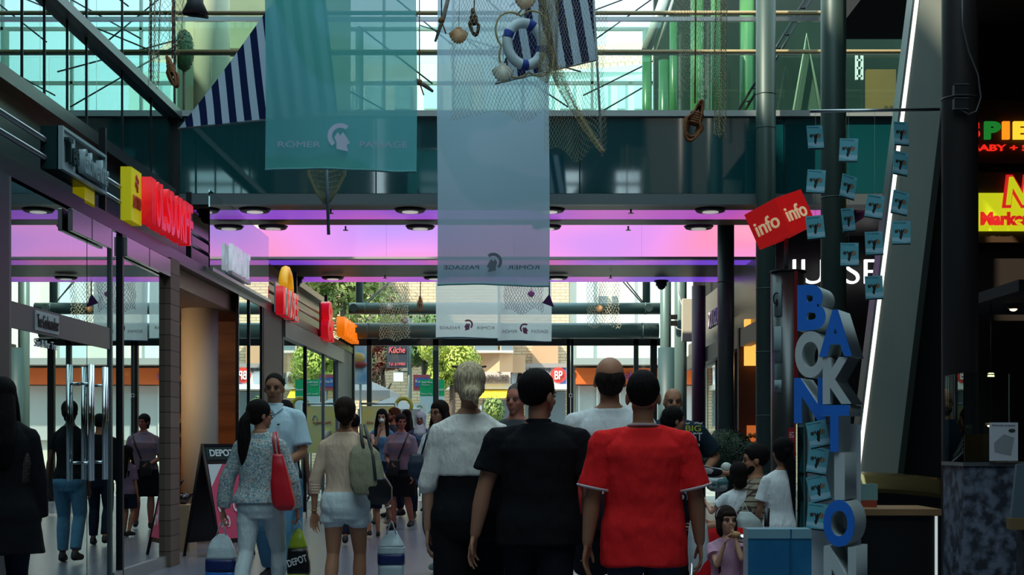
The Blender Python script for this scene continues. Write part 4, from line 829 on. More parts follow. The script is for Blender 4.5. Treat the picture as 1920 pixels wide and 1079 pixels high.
MB().bx(-.12, -.06, -.03, .02, .1, zt).build('glass_side', glass('stand_glass', (.6, .75, .7), (.7, .8, .8), .25), st); MB().bx(-.11, -.07, .03, .05, .12, zt - .02).build('inner_shelf', mat('inner_shelf', (.2, .25, .24), .5), st)
stp = [(x, y, z) for x in (-.12,) for y, z in ()]
# blue acrylic box
bb = thing('acrylic_box', 'translucent light blue box table in front of the white stand', 'box', (P(1462, 0, 7.6).x, 7.6, 0))
zb = P(0, 993, 7.6).z; tb = mat('acrylic_top', (.22, .42, .5), .3)
MB().bx(-.17, .17, 0, .16, 0, zb - .05).build('body', noisy('acrylic_blue', (.02, .15, .32), (.04, .24, .42), 2.2, .2), bb); MB().bx(-.17, .17, -.005, .16, zb - .05, zb).build('top_band', tb, bb)
MB().bx(.055, .062, -.012, -.0, 0, zb).build('corner_edge', mat('acrylic_dark', (.02, .13, .28), .2), bb)
# info pylon and red cube
ip = thing('info_pylon', 'cylindrical dark metal information pylon with white panels and a red stripe', 'pylon', (P(1478, 0, 12.4).x, 12.4, 0))
zt = P(0, 512, 12.4).z
MB().cyl((0, 0, 0), .15, zt, 40).build('drum', mat('pylon_grey', (.09, .095, .095), .3, .7), ip)
MB().tube([(0, 0, zt), (0, 0, zt + .015)], .158, 40).build('lid', DARK, ip)
MB().bx(.02, .055, -.155, -.12, .0, zt).build('red_stripe', mat('stripe_red', (.22, .005, .01), .4), ip)
pw = mat('pylon_panel', (.25, .33, .34), .5)
for (c, d) in ((532, 595), (614, 682), (714, 738)):
    za, zb_ = P(0, c, 12.4).z, P(0, d, 12.4).z; q = MB()
    q.grid(lambda u, v: (.153 * math.sin(R(-62 + 30 * u)), -.153 * math.cos(R(-62 + 30 * u)), zb_ + (za - zb_) * v), 6, 1, (0, .004, 0)); q.build('white_panel', pw, ip)
letters('panel_lettering', 'EAGE', .08, .02, BLK, ip, (-.122, -.115, P(0, 661, 12.4).z), R(-47), .002); letters('panel_lettering', 'OG', .04, .03, BLK, ip, (-.122, -.115, P(0, 727, 12.4).z), R(-47), .002)
em = MB().tube([(.0 + .03 * math.cos(a), 0, .05 * math.sin(a)) for a in [R(60 + i * 15) for i in range(13)]], .007, 5).ell((.005, 0, -.035), (.014, .004, .035), None, 8, 6); em.build('emblem', BLK, ip, (-.125, -.118, P(0, 563, 12.4).z), (0, 0, R(-47)))
MB().bx(-.03, .03, -.156, -.14, P(0, 830, 12.4).z, P(0, 803, 12.4).z).build('red_plate', mat('plate_red', (.35, .01, .015), .5), ip); letters('plate_lettering', 'EG', .035, .05, WHITE, ip, (0, -.158, P(0, 816, 12.4).z), 0, .002)
cu = thing('info_cube', 'tilted red cube sign with cream word info on two sides, on a thin pole', 'sign', tuple(P(1463, 412, 12.2)))
MB().tube([(.07, .1, -.1), (.07, .1, zt - P(1463, 412, 12.2).z + .01)], .018, 12).build('pole', GREYM, cu)
rcb = mat('cube_red', (.62, .012, .012), .4, emit=(.7, .01, .01), es=.2); crm = mat('cube_cream', (.8, .62, .38), .5, emit=(.8, .6, .35), es=.25)
cbx = MB().box((0, 0, 0), (.37, .37, .33)); M_ = Matrix.Rotation(R(-24), 4, 'Y') @ Matrix.Rotation(R(38), 4, 'Z')
cbx.xf(M_).build('cube', rcb, cu)
for k, ang in enumerate((0, -90)):
    me = textmesh('info', .27, .13, .008, .012); mm = M_ @ Matrix.Rotation(R(ang), 4, 'Z') @ Matrix.Translation((0, -.188, 0)); me.transform(mm); me.materials.append(crm)
    o = bpy.data.objects.new('cube_lettering', me); COL.objects.link(o); o.parent = cu
# topiary
random.seed(9); tp_ = thing('topiary_ball', 'dark green clipped ball shrub behind the stroller group', 'shrub', (P(1362, 0, 14.2).x, 14.2, 0))
rr = .30; zc_ = P(0, 862, 14.2).z; mb = MB().ell((0, 0, zc_), rr * .92)
for _ in range(3200):
    d = Vector((random.gauss(0, 1), random.gauss(0, 1), random.gauss(0, 1))).normalized(); p_ = Vector((0, 0, zc_)) + d * rr * random.uniform(.9, 1.03); a = d.orthogonal().normalized() * .014; b = d.cross(a).normalized() * .01; e = d * .008
    mb.raw([p_ - a, p_ - b + e, p_ + a, p_ + b + e], [(0, 1, 2, 3)])
mb.build('foliage', leafmat('leaves_box', (.008, .022, .01), (.02, .05, .02)), tp_); MB().cyl((0, 0, .3), .03, .6, 10).build('trunk', MATS['bark'], tp_); MB().cyl((0, 0, 0), .16, .38, 24, .22).build('pot', DARK, tp_)
# ------------------------------------------------------------------ A-board with poster
ab = thing('folding_sign_board', 'black folding pavement board with white lettered heading and pink percent poster', 'sign', (P(408, 0, 16.2).x + .02, 16.2, 0), R(60))
hb, wb_, sp_ = 1.27, .56, .27
for k in (0, 1):
    a_ = math.atan2(sp_, hb) * (1 if k == 0 else -1)
    sgn = -1 if k == 0 else 1; q = MB()
    def pt(x, s_): return Vector((x, sgn * sp_ * (1 - s_), hb * s_))
    t = Vector((0, .025 * sgn, 0))
    q.prism([pt(-wb_ / 2, .12), pt(wb_ / 2, .12), pt(wb_ / 2, 1), pt(-wb_ / 2, 1)], t * -1).build('board', mat('board_black', (.012, .012, .014), .35), ab)
    for x in (-wb_ / 2, wb_ / 2): MB().tube([pt(x, 0), pt(x, 1)], .018, 8).build('leg', BLK, ab)
    if k == 0:
        o_ = Vector((0, -.008, 0))
        MB().prism([pt(-.25, .86) + o_, pt(.25, .86) + o_, pt(.25, .985) + o_, pt(-.25, .985) + o_], (0, .006, 0)).build('header', mat('header_green', (.01, .04, .04), .4), ab)
        rx_ = -math.atan2(sp_, hb)
        letters('header_lettering', 'DEPOT', .4, .08, WHITE, ab, tuple(pt(0, .92) + Vector((0, -.014, 0))), 0, .004, .03, rx=rx_)
        MB().prism([pt(-.25, .16) + o_, pt(.25, .16) + o_, pt(.25, .82) + o_, pt(-.25, .82) + o_], (0, .006, 0)).build('poster', mat('poster_pink', (.72, .08, .16), .5), ab)
        MB().prism([pt(-.25, .62) + o_ * 1.3, pt(-.02, .82) + o_ * 1.3, pt(-.25, .82) + o_ * 1.3], (0, .004, 0)).build('poster_white_corner', WHITE, ab)
        letters('poster_lettering', '% %', .42, .3, mat('poster_lettering', (.85, .75, .75), .5), ab, tuple(pt(0, .38) + Vector((0, -.016, 0))), 0, .004, rx=rx_)
# ------------------------------------------------------------------ banners
def banner(px0, px1, pyb, y, ztop, lab, col, mirror, logo=(.5, .1), ink=(.1, .13, .15), sc=1, wave=.015, tsc=1, logopx=None):
    x0, x1 = P(px0, 0, y).x, P(px1, 0, y).x; zb = P(0, pyb, y).z; w_ = x1 - x0; h_ = ztop - zb
    t = thing('hanging_banner', lab, 'banner', ((x0 + x1) / 2, y, zb), 0)
    def f_(u, v, dy=0): return (-w_ / 2 + w_ * u + .004 * math.sin(v * 9), wave * math.sin(u * 7 + v * 3) * (.3 + v) + dy - .01 * (1 - v) ** 6 * math.sin(u * 20), h_ * v + .012 * math.sin(u * 5) * (1 - v))
    MB().grid(f_, 24, 40).build('cloth', col, t)
    MB().tube([f_(u / 24, 0) for u in range(25)], .009, 6).build('hem_rod', mat('hem_teal', (.12, .35, .36), .8), t)
    MB().tube([f_(0, 1), f_(1, 1)], .015, 8).build('top_bar', STEEL, t)
    MB().tube([(-w_ / 2 + .05, 0, h_), (-w_ / 2 + .05, 0, h_ + 4)], .004, 4).tube([(w_ / 2 - .05, 0, h_), (w_ / 2 - .05, 0, h_ + 4)], .004, 4).build('suspension_wire', STEEL, t)
    ik = mat('print_' + str(ink), ink, .8); lx = logopx if logopx else w_ * .5
    zl = .17 * sc * 1.18; e = -.03
    s_ = -1 if mirror else 1; cx_ = 0
    wl = w_ * .28
    letters('print_left', 'RÖMER', wl, .055 * sc * tsc, ik, t, (s_ * -w_ * .27 + cx_, e, zl), 0, .002, mirror=mirror); letters('print_right', 'PASSAGE', wl * 1.12, .048 * sc * tsc, ik, t, (s_ * w_ * .285 + cx_, e, zl - .005), 0, .002, mirror=mirror)
    pm = mat('print_crest_' + str(ink), tuple(min(1, c * 1.1 + .12) for c in ink), .8)
    arc = [(.1 * math.cos(R(a)), 0, .1 * math.sin(R(a))) for a in range(60, 250, 12)]
    q = MB(); pts = [(s_ * (.10 * math.cos(R(a))), 0, .10 * math.sin(R(a))) for a in range(50, 236, 10)] + [(s_ * .065 * math.cos(R(a)), 0, .065 * math.sin(R(a))) for a in range(230, 49, -10)]
    q.prism([(x * sc, y, z * sc + .06 * sc) for x, y, z in pts], (0, .002, 0)).build('crest_plume', pm, t, (0, e, zl))
    pts = [(-.03, -.1), (.06, -.12), (.05, -.07), (.075, -.055), (.05, -.01), (.02, .03), (0, .0), (-.02, .03), (-.045, -.01), (-.03, -.05)]
    MB().prism([(s_ * x * sc, 0, z * sc + .06 * sc) for x, z in pts], (0, .002, 0)).build('crest_head', pm, t, (0, e, zl))
    return t
tealc = fabric('banner_teal', (.2, .6, .62), .6, .10); palec = fabric('banner_pale', (.6, .75, .85), .6, .10)
# woven print: large soft curved fields of a second tone
def woven(m, c1, c2, sc):
    v = coords(m, (sc, sc, sc * .6)); n = N(m, 'ShaderNodeTexNoise'); n.inputs['Scale'].default_value = 1; n.inputs['Detail'].default_value = 0; L(m, v, n.inputs['Vector'])
    r = ramp(m, n.outputs['Fac'], [(.46, c1), (.475, c2), (.55, c2), (.56, c1)])
    for k in ('df', 'tl'): L(m, r.outputs[0], m.node_tree.nodes[m[k]].inputs[0])
woven(tealc, (.14, .50, .53), (.11, .46, .43), 1.1); woven(palec, (.42, .57, .68), (.36, .54, .64), .9)
banner(497, 781, 319, 10.6, 6.2, 'wide teal cloth banner at upper left printed with pale crest and lettering', tealc, False, ink=(.46, .50, .66), sc=.95)
banner(820, 1030, 535, 14.4, 6.6, 'long pale blue cloth banner with reversed lettering hanging in the middle', palec, True, ink=(.05, .09, .13), sc=.9)
palec2 = fabric('banner_ice', (.72, .85, .84), .65, .14)
b3_ = banner(817, 938, 634, 26.6, 5.6, 'small pale banner with reversed faint lettering below the long one, left', palec2, True, ink=(.34, .28, .2), sc=.95, tsc=1.3)
b4_ = banner(933, 1034, 640, 26.3, 5.6, 'small pale banner with readable lettering below the long one, right', palec2, False, ink=(.34, .28, .2), sc=.9, tsc=1.35)
# ------------------------------------------------------------------ maritime decorations
netm = mat('net_beige', (.55, .5, .34), .9); netd = mat('net_cord', (.52, .45, .26), .9); rope = noisy('rope_brown', (.16, .06, .025), (.30, .13, .05), 40, .9); rope2 = noisy('rope_tan', (.36, .27, .12), (.48, .38, .2), 30, .9)
def net(name, lab, fn, nu, nv, r, m, group=None):
    mb = MB()
    def q(i, j): return fn(i / nu, j / nv)
    pts = {}
    for j in range(nv + 1):
        for i in range(nu + 1):
            p = Vector(q(i + (.5 if j % 2 else 0), j)); pts[i, j] = p
    for j in range(nv):
        for i in range(nu + 1):
            a = pts[i, j]
            for di in ((0, 1) if j % 2 else (-1, 0)):
                if (i + di, j + 1) in pts:
                    mid = (a + pts[i + di, j + 1]) / 2 + Vector((random.uniform(-1, 1), 0, random.uniform(-1, 1))) * r * 1.5
                    mb.tube([a, mid, pts[i + di, j + 1]], r, 3)
    o = mb.build(name, m); return tag(o, lab, 'net', group)
random.seed(21)
def hang(px0, px1, py0, py1, y, wob=.03, seed=0, pinch=0, depth=.06):
    a, b = P(px0, py0, y), P(px1, py1, y)
    def f_(u, v):
        uu = u + .03 * math.sin(v * 9 + seed) * math.sin(u * 8 + seed) + pinch * (.5 - u) * v
        return (a.x + (b.x - a.x) * uu, y + depth * math.sin(u * 14 + seed + v * 2), a.z + (b.z - a.z) * (v + wob * math.sin(u * 9 + seed) * v))
    return f_
net('fishing_net', 'thin fishing net draped before the long pale banner around the life ring', hang(846, 1022, -20, 218, 12.6, .04, 1), 26, 34, .0014, netm)
net('fishing_net', 'beige net bunched around and below the striped flag, right of the life ring', hang(1020, 1132, -20, 290, 12.4, .05, 3, .0), 20, 52, .0016, netd)
net('fishing_net', 'dense gathered strand of net running through the life ring', hang(1010, 1046, -20, 150, 12.2, .05, 5), 18, 40, .0022, netd)
a_, b_ = P(1040, 120, 12.3), P(1130, 285, 12.3)
net('fishing_net', 'slanting gathered strand of net ending at the thin pole', lambda u, v: (a_.x + (b_.x - a_.x) * v ** 1.3 + (u - .5) * .12 * (1 - v * .6), 12.3 + .04 * math.sin(u * 9), a_.z + (b_.z - a_.z) * v), 12, 26, .002, netd)
net('fishing_net', 'loose net hanging right of the flag above the brown coiled rope', hang(1262, 1345, -30, 180, 13.5, .1, 2, .3), 14, 30, .0015, netm)
net('fishing_net', 'narrow pale gathered net strand at right, hanging to a frayed end', hang(1338, 1362, -20, 255, 13.3, .02, 4), 12, 50, .0022, netd)
net('fishing_net', 'net wisp hanging before the upper left glass wall', hang(278, 298, -20, 160, 12.8, .03, 7), 8, 34, .002, netm)
net('fishing_net', 'loose net wisp at the top left gallery corner', hang(298, 345, -20, 90, 13.0, .1, 8), 8, 16, .002, netm)
net('fishing_net', 'net panel with two shells hanging left of the small banners', hang(712, 765, 530, 638, 29.6, .03, 9), 12, 22, .006, netm)
net('fishing_net', 'net panel hanging over the right small banner', hang(945, 1016, 530, 585, 26.0, .1, 10), 14, 12, .004, netm)
net('fishing_net', 'net panel with an orange shell hanging right of the small banners', hang(1100, 1160, 525, 612, 29.6, .06, 12), 11, 18, .0055, netm)
# hoop net below teal banner
hn = thing('landing_net', 'scoop shaped landing net with blue grey handle hanging below the teal banner', 'net', tuple(P(612, 345, 12.0)))
mb = MB(); 
for i in range(25):
    u = (i / 24 - .5) * 2; mb.tube([(u * .17, 0, .22), (u * .16, .01, .08), (u * .10, 0, -.05), (u * .02, 0, -.17)], .0018 if abs(u) < .9 else .006, 4)
for k in range(6):
    z = .12 - k * .045; wv = .15 * math.sqrt(max(0, (z + .18) / .4)); mb.tube([(-wv, 0, z), (0, .02, z - .02), (wv, 0, z)], .002, 4)
mb.build('netting', netd, hn); MB().tube([(.0, -.01, .2), (.02, -.01, -.43)], [.012, .014], 8).build('handle', mat('handle_bluegrey', (.18, .26, .32), .5), hn)
def coil(name, lab, p_, L_, W_, m, r=.008, n=7, ang=0, up=.3):
    t = thing(name, lab, 'rope', tuple(p_)); random.seed(int(p_.x * 100)); mb = MB()
    for i in range(n):
        w_ = W_ * random.uniform(.4, 1) * .5; l_ = L_ * random.uniform(.8, 1.05) * .5; pts = []
        for k in range(20):
            a = 2 * PI * k / 20; pts.append((w_ * math.sin(a) * (.55 + .6 * (math.cos(a) < 0)), (i - n / 2) * r * 1.4, l_ * math.cos(a)))
        mb.tube(pts, r, 6, True)
    for k in range(5): z = L_ * (-.05 + .06 * k); mb.tube([(W_ * .33 * math.cos(a), n * r * .8 * math.sin(a), z) for a in [j * PI / 6 for j in range(12)]], r, 6, True)
    mb.xf(Matrix.Rotation(R(ang), 4, 'Y')); mb.build('coil', m, t)
    MB().tube([(0, 0, L_ * .45), (.01, 0, L_ * .5 + up)], r * .7, 6).build('hanging_end', m, t); return t
coil('coiled_rope', 'rust brown coiled rope hanging before the bridge glass at right', P(1303, 228, 13.0), .37, .17, rope, .0105, 8, 18, 1.4)
coil('coiled_rope', 'brown coiled rope hanging before the upper left glass wall', P(323, 135, 12.9), .27, .09, rope, .0105, 7, -16, 1.0)
coil('coiled_rope', 'dark brown coiled rope left of the life ring', P(889, 42, 12.8), .26, .09, noisy('rope_dark', (.05, .025, .015), (.12, .06, .03), 40, .9), .008, 5, -6, .4)
coil('coiled_rope', 'tiny brown rope bundle hanging above the entrance tube beam', P(788, 570, 29.8), .3, .12, rope, .016, 4, 0, .5)
# life ring
lrg = thing('life_ring', 'white life ring with blue bands hung in the netting', 'life ring', tuple(P(984, 83, 12.5)))
Rm, rm = .160, .045; M2 = Matrix.Rotation(R(16), 4, 'Z') @ Matrix.Rotation(R(-8), 4, 'Y')
def ringpt(a, rr=Rm): return M2 @ Vector((rr * math.cos(a) * 1.0, 0, rr * 1.15 * math.sin(a)))
MB().tube([ringpt(2 * PI * i / 40) for i in range(40)], rm, 16, True).build('ring', mat('ring_white', (.55, .66, .70), .6, bump=.3, bs=12), lrg)
for a in (140, 250, 330, 50): MB().tube([ringpt(R(a + k * 4)) for k in range(6)], rm * 1.05, 16).build('blue_band', mat('band_blue', (.02, .05, .3), .7), lrg)
MB().tube([ringpt(R(a), Rm * (1.34 + .5 * abs(math.sin(R(a * 2))))) for a in range(0, 360, 10)], .009, 6, True).build('grab_rope', rope2, lrg)
MB().tube([ringpt(R(100), Rm * 1.4), ringpt(R(70), Rm * 2.4), (.2, 0, 1.2)], .007, 6).build('hanging_line', rope2, lrg)
# striped flags
def stripes(name, dirx, period, dirz=0):
    m = fabric(name, (.5, .55, .6), .45, .0); v = coords(m, (1, 1, 1)); sx = N(m, 'ShaderNodeSeparateXYZ'); L(m, v, sx.inputs[0])
    a = N(m, 'ShaderNodeMath'); a.operation = 'MULTIPLY'; a.inputs[1].default_value = dirz; L(m, sx.outputs['Z'], a.inputs[0]); b = N(m, 'ShaderNodeMath'); b.operation = 'ADD'; L(m, sx.outputs['X'], b.inputs[0]); L(m, a.outputs[0], b.inputs[1])
    c = N(m, 'ShaderNodeMath'); c.operation = 'MULTIPLY'; c.inputs[1].default_value = 1 / period; L(m, b.outputs[0], c.inputs[0]); d = N(m, 'ShaderNodeMath'); d.operation = 'FRACT'; L(m, c.outputs[0], d.inputs[0])
    r = ramp(m, d.outputs[0], [(0, (.45, .56, .68)), (.5, (.012, .02, .07))], None, 'CONSTANT')
    for k in ('df', 'tl'): L(m, r.outputs[0], m.node_tree.nodes[m[k]].inputs[0])
    return m
s1 = stripes('stripe_cloth_a', 1, .123, .12); s2 = stripes('stripe_cloth_b', 1, .15, .17)
A, B_, C_ = P(334, 242, 11.6), P(500, 22, 11.6), P(520, 222, 11.6)
fl = thing('striped_pennant', 'navy and white striped triangular pennant beside the teal banner', 'flag', tuple(A))
def tri(A, B, C, mb_, n=12, th=.0):
    def f_(u, v): q = A + (B - A) * u; w_ = A + (C - A) * u; p = q + (w_ - q) * v - A; return (p.x, .03 * math.sin(u * 6 + v * 2), p.z)
    return mb_.grid(f_, n, 8)
tri(A, B_ + (B_ - A) * .6, C_ + (C_ - A) * .6, MB()).build('cloth', s1, fl); MB().tube([(0, 0, 0), tuple((C_ - A) * 1.6)], .008, 6).build('hem_rod', STEEL, fl)
MB().tube([tuple((B_ - A) * 1.6), tuple((B_ - A) * 1.6 + Vector((0, 0, 1)))], .004, 4).build('hanging_line', STEEL, fl)
A, B_, C_ = P(928, 158, 13.0), P(1010, -80, 13.0), P(1122, 112, 13.0)
fl = thing('striped_pennant', 'navy and white striped pennant behind the life ring, partly under netting', 'flag', tuple(A))
def f_(u, v): p = (A + (C_ - A) * u) * (1 - v) + (P(1016 + 100 * u * .9, -60, 13.0)) * v - A; return (p.x, .03 * math.sin(u * 6), p.z)
MB().grid(f_, 14, 10).build('cloth', s2, fl); MB().tube([(0, -.01, 0), tuple(C_ - A)], .008, 6).build('hem_rod', STEEL, fl)
MB().tube([tuple(P(1112, -20, 12.95) - A), tuple(P(1129, 292, 12.95) - A)], .011, 8).build('pole', mat('pole_bluegrey', (.28, .34, .38), .4), fl)
# shells
def shell(lab, px, py, y, r, c, c2):
    p_ = P(px, py, y); t = thing('scallop_shell', lab, 'shell', tuple(p_)); mb = MB(); n = 24
    def g(u, v):
        a = R(-70 + 140 * u); rad = r * v * 2; rib = 1 + .05 * math.cos(u * 2 * PI * 9); return (math.sin(a) * rad * .62, -.35 * r * math.sin(v * PI * .9) * rib, r - math.cos(a) * rad * rib * .95)
    mb.grid(g, 54, 8, (0, .004, 0)).bx(-r * .35, r * .35, -.005, .01, r * .85, r * 1.05)
    mb.build('valve', noisy('shell_' + lab[:8], c, c2, 20, .5), t); MB().tube([(0, 0, r), (.01, 0, r + (.35 if y < 20 else .6))], .0025 * max(1, y / 14), 4).build('string', netm, t)
shell('orange tinted scallop shell hanging in the net left of the ropes', 860, 68, 12.5, .075, (.55, .25, .1), (.7, .45, .25))
shell('cream scallop shell hanging below the life ring', 943, 138, 12.4, .085, (.6, .55, .42), (.7, .68, .6))
shell('peach scallop shell at the very top above the life ring', 985, 2, 12.4, .085, (.65, .4, .25), (.7, .55, .4))
shell('white shell high in the net panel left of the small banners', 730, 575, 29.5, .07, (.7, .68, .6), (.75, .73, .65))
shell('brown and white shell low in the net panel left of the small banners', 759, 602, 29.5, .07, (.35, .15, .08), (.7, .65, .6))
shell('round orange shell in the net panel right of the small banners', 1124, 580, 29.5, .08, (.5, .25, .1), (.6, .35, .18))
shell('pale shell in the net over the right small banner', 996, 552, 25.9, .06, (.6, .55, .42), (.7, .68, .6))
# driftwood and other hung pieces
for k, (a, b, y, r, lab) in enumerate((((842, -10), (816, 78), 12.8, .018, 'grey driftwood stick tied with rope beside the long banner'), ((780, 150), (812, 172), 13.2, .02, 'short driftwood stick poking out right of the teal banner'))):
    t = thing('driftwood_stick', lab, 'driftwood', tuple(P(*a, y))); d = P(*b, y) - P(*a, y)
    MB().tube([(0, 0, 0), tuple(d * .5 + Vector((.01, 0, 0))), tuple(d)], [r, r * 1.1, r * .6], 8).build('stick', noisy('driftwood', (.14, .12, .1), (.25, .22, .18), 20, .9), t)
    m_ = d * (.55 if k == 0 else .2); MB().ell(tuple(m_), (.03, .03, .03), None, 10, 8).tube([tuple(m_), tuple(m_ + Vector((.04, 0, -.12)))], .007, 5).tube([tuple(m_), tuple(m_ + Vector((0, 0, .9)))], .006, 5).build('knot', rope, t)
sc = thing('metal_scoop', 'dark wire basket with a wide brim hanging at the top left', 'basket', tuple(P(366, 10, 12.0)))
MB().tube([(0, 0, .3), (0, 0, .02), (0, 0, -.07)], [.06, .07, .11], 16).build('brim', mat('wire_dark', (.03, .03, .035), .6), sc); MB().tube([(-.1, 0, -.07), (.11, 0, -.1)], .015, 6).build('rim', MATS['wire_dark'], sc)
tb_ = thing('hanging_topiary', 'dark green oval boxwood on the upper left gallery', 'shrub', (P(345, 110, 19.6).x, 19.6, 5.3)); random.seed(2); zc_ = P(345, 95, 19.6).z - 5.3; mb = MB().ell((0, 0, zc_), (.13, .13, .28))
for _ in range(500):
    d = Vector((random.gauss(0, 1), random.gauss(0, 1), random.gauss(0, 1))).normalized(); p_ = Vector((d.x * .14, d.y * .14, zc_ + d.z * .29)); a = d.orthogonal().normalized() * .02; b = d.cross(a).normalized() * .015; mb.raw([p_ - a, p_ - b, p_ + a, p_ + b], [(0, 1, 2, 3)])
mb.build('foliage', leafmat('leaves_gallery', (.02, .07, .03), (.06, .14, .06)), tb_); MB().cyl((0, 0, 0), .02, zc_ - .2, 8).build('stem', MATS['bark'], tb_); MB().cyl((0, 0, 0), .12, .2, 16).build('pot', DARK, tb_)
an_ = thing('fluke_hook', 'dark anchor shaped cloth piece beside the small banners', 'hook', tuple(P(1030, 548, 26.0)))
MB().tube([(0, 0, .25), (0, 0, -.05)], .012, 6).prism([(-.13, 0, -.2), (.09, 0, -.28), (0, 0, -.03)], (0, .02, 0)).build('hook', mat('hook_grey', (.1, .13, .14), .5), an_); MB().tube([(0, 0, .25), (0, 0, 1.0)], .006, 5).build('line', netm, an_)
# ------------------------------------------------------------------ people
def interp(tab, z):
    if z <= tab[0][0]: return tab[0][1:]
    for a, b in zip(tab, tab[1:]):
        if z <= b[0]:
            t = (z - a[0]) / (b[0] - a[0]); t = t * t * (3 - 2 * t); return tuple(p + (q - p) * t for p, q in zip(a[1:], b[1:]))
    return tab[-1][1:]
MALE = [(.78, .125, .10, -.01), (.86, .165, .12, -.01), (.93, .172, .125, -.01), (1.04, .16, .118, 0), (1.14, .158, .118, 0), (1.26, .175, .124, 0), (1.34, .180, .118, -.005), (1.39, .158, .100, -.01), (1.43, .118, .082, -.012), (1.465, .080, .070, -.012), (1.50, .060, .060, -.01)]
FEM = [(.78, .125, .11, -.015), (.86, .172, .13, -.02), (.93, .170, .122, -.015), (1.04, .138, .10, 0), (1.12, .134, .098, 0), (1.24, .15, .112, .008), (1.31, .152, .110, .008), (1.37, .132, .090, -.006), (1.41, .100, .074, -.01), (1.45, .07, .06, -.012), (1.49, .055, .056, -.01)]
def D(x, y, z): return Vector((x, y, z)).normalized()
DOWN = D(.06, .03, -1)
skinm = {}
def skin(k):
    cols = {'light': (.56, .29, .19), 'mid': (.46, .21, .125), 'tan': (.42, .19, .105), 'red': (.52, .18, .12), 'dark': (.16, .08, .05)}
    return mat('skin_' + k, cols[k], .55, spec=.3, bump=.05, bs=60)
def hand(mb, wr, d, n, s_=1, curl=.5, thumb=1, sc=1.0):
    """palm with five fingers; d = direction, n = palm normal, thumb side = d x n * thumb"""
    d = d.normalized(); n = (n - d * n.dot(d)).normalized(); sd = d.cross(n).normalized() * thumb
    P0 = wr
    for k, (o, L_) in enumerate(((.032, .082), (.0105, .087), (-.0105, .084), (-.031, .074))):
        kn = P0 + (d * L_ + sd * o) * sc; mb.cap(P0 + (d * .008 + sd * o * .45) * sc, kn, .0135 * sc, .0115 * sc, 8)
        fl = (.038, .043, .040, .031)[k]; a = curl * (.9 + .12 * k); dd = d; p = kn
        dd0 = (d + sd * o * 3.5).normalized()
        for j, (q, rr) in enumerate(((1.12, .0088), (.80, .0080), (.62, .0070))):
            dd = (dd0 * math.cos(a * (.35 + j * .8)) + n * math.sin(a * (.35 + j * .8))).normalized()
            # bend in the plane of d and n, accumulated
            e = p + dd * fl * q * sc; mb.cap(p, e, rr * sc * 1.02, rr * sc * .95, 8); p = e
    b = P0 + (d * .018 + sd * .022) * sc; t1 = b + (d * .030 + sd * .026 + n * .012) * sc; t2 = t1 + (d * .030 + sd * .006 + n * .012) * sc; t3 = t2 + (d * .022 - sd * .002 + n * .008) * sc
    mb.chain([b, t1, t2, t3], [.015 * sc, .0115 * sc, .010 * sc, .0085 * sc], 8)
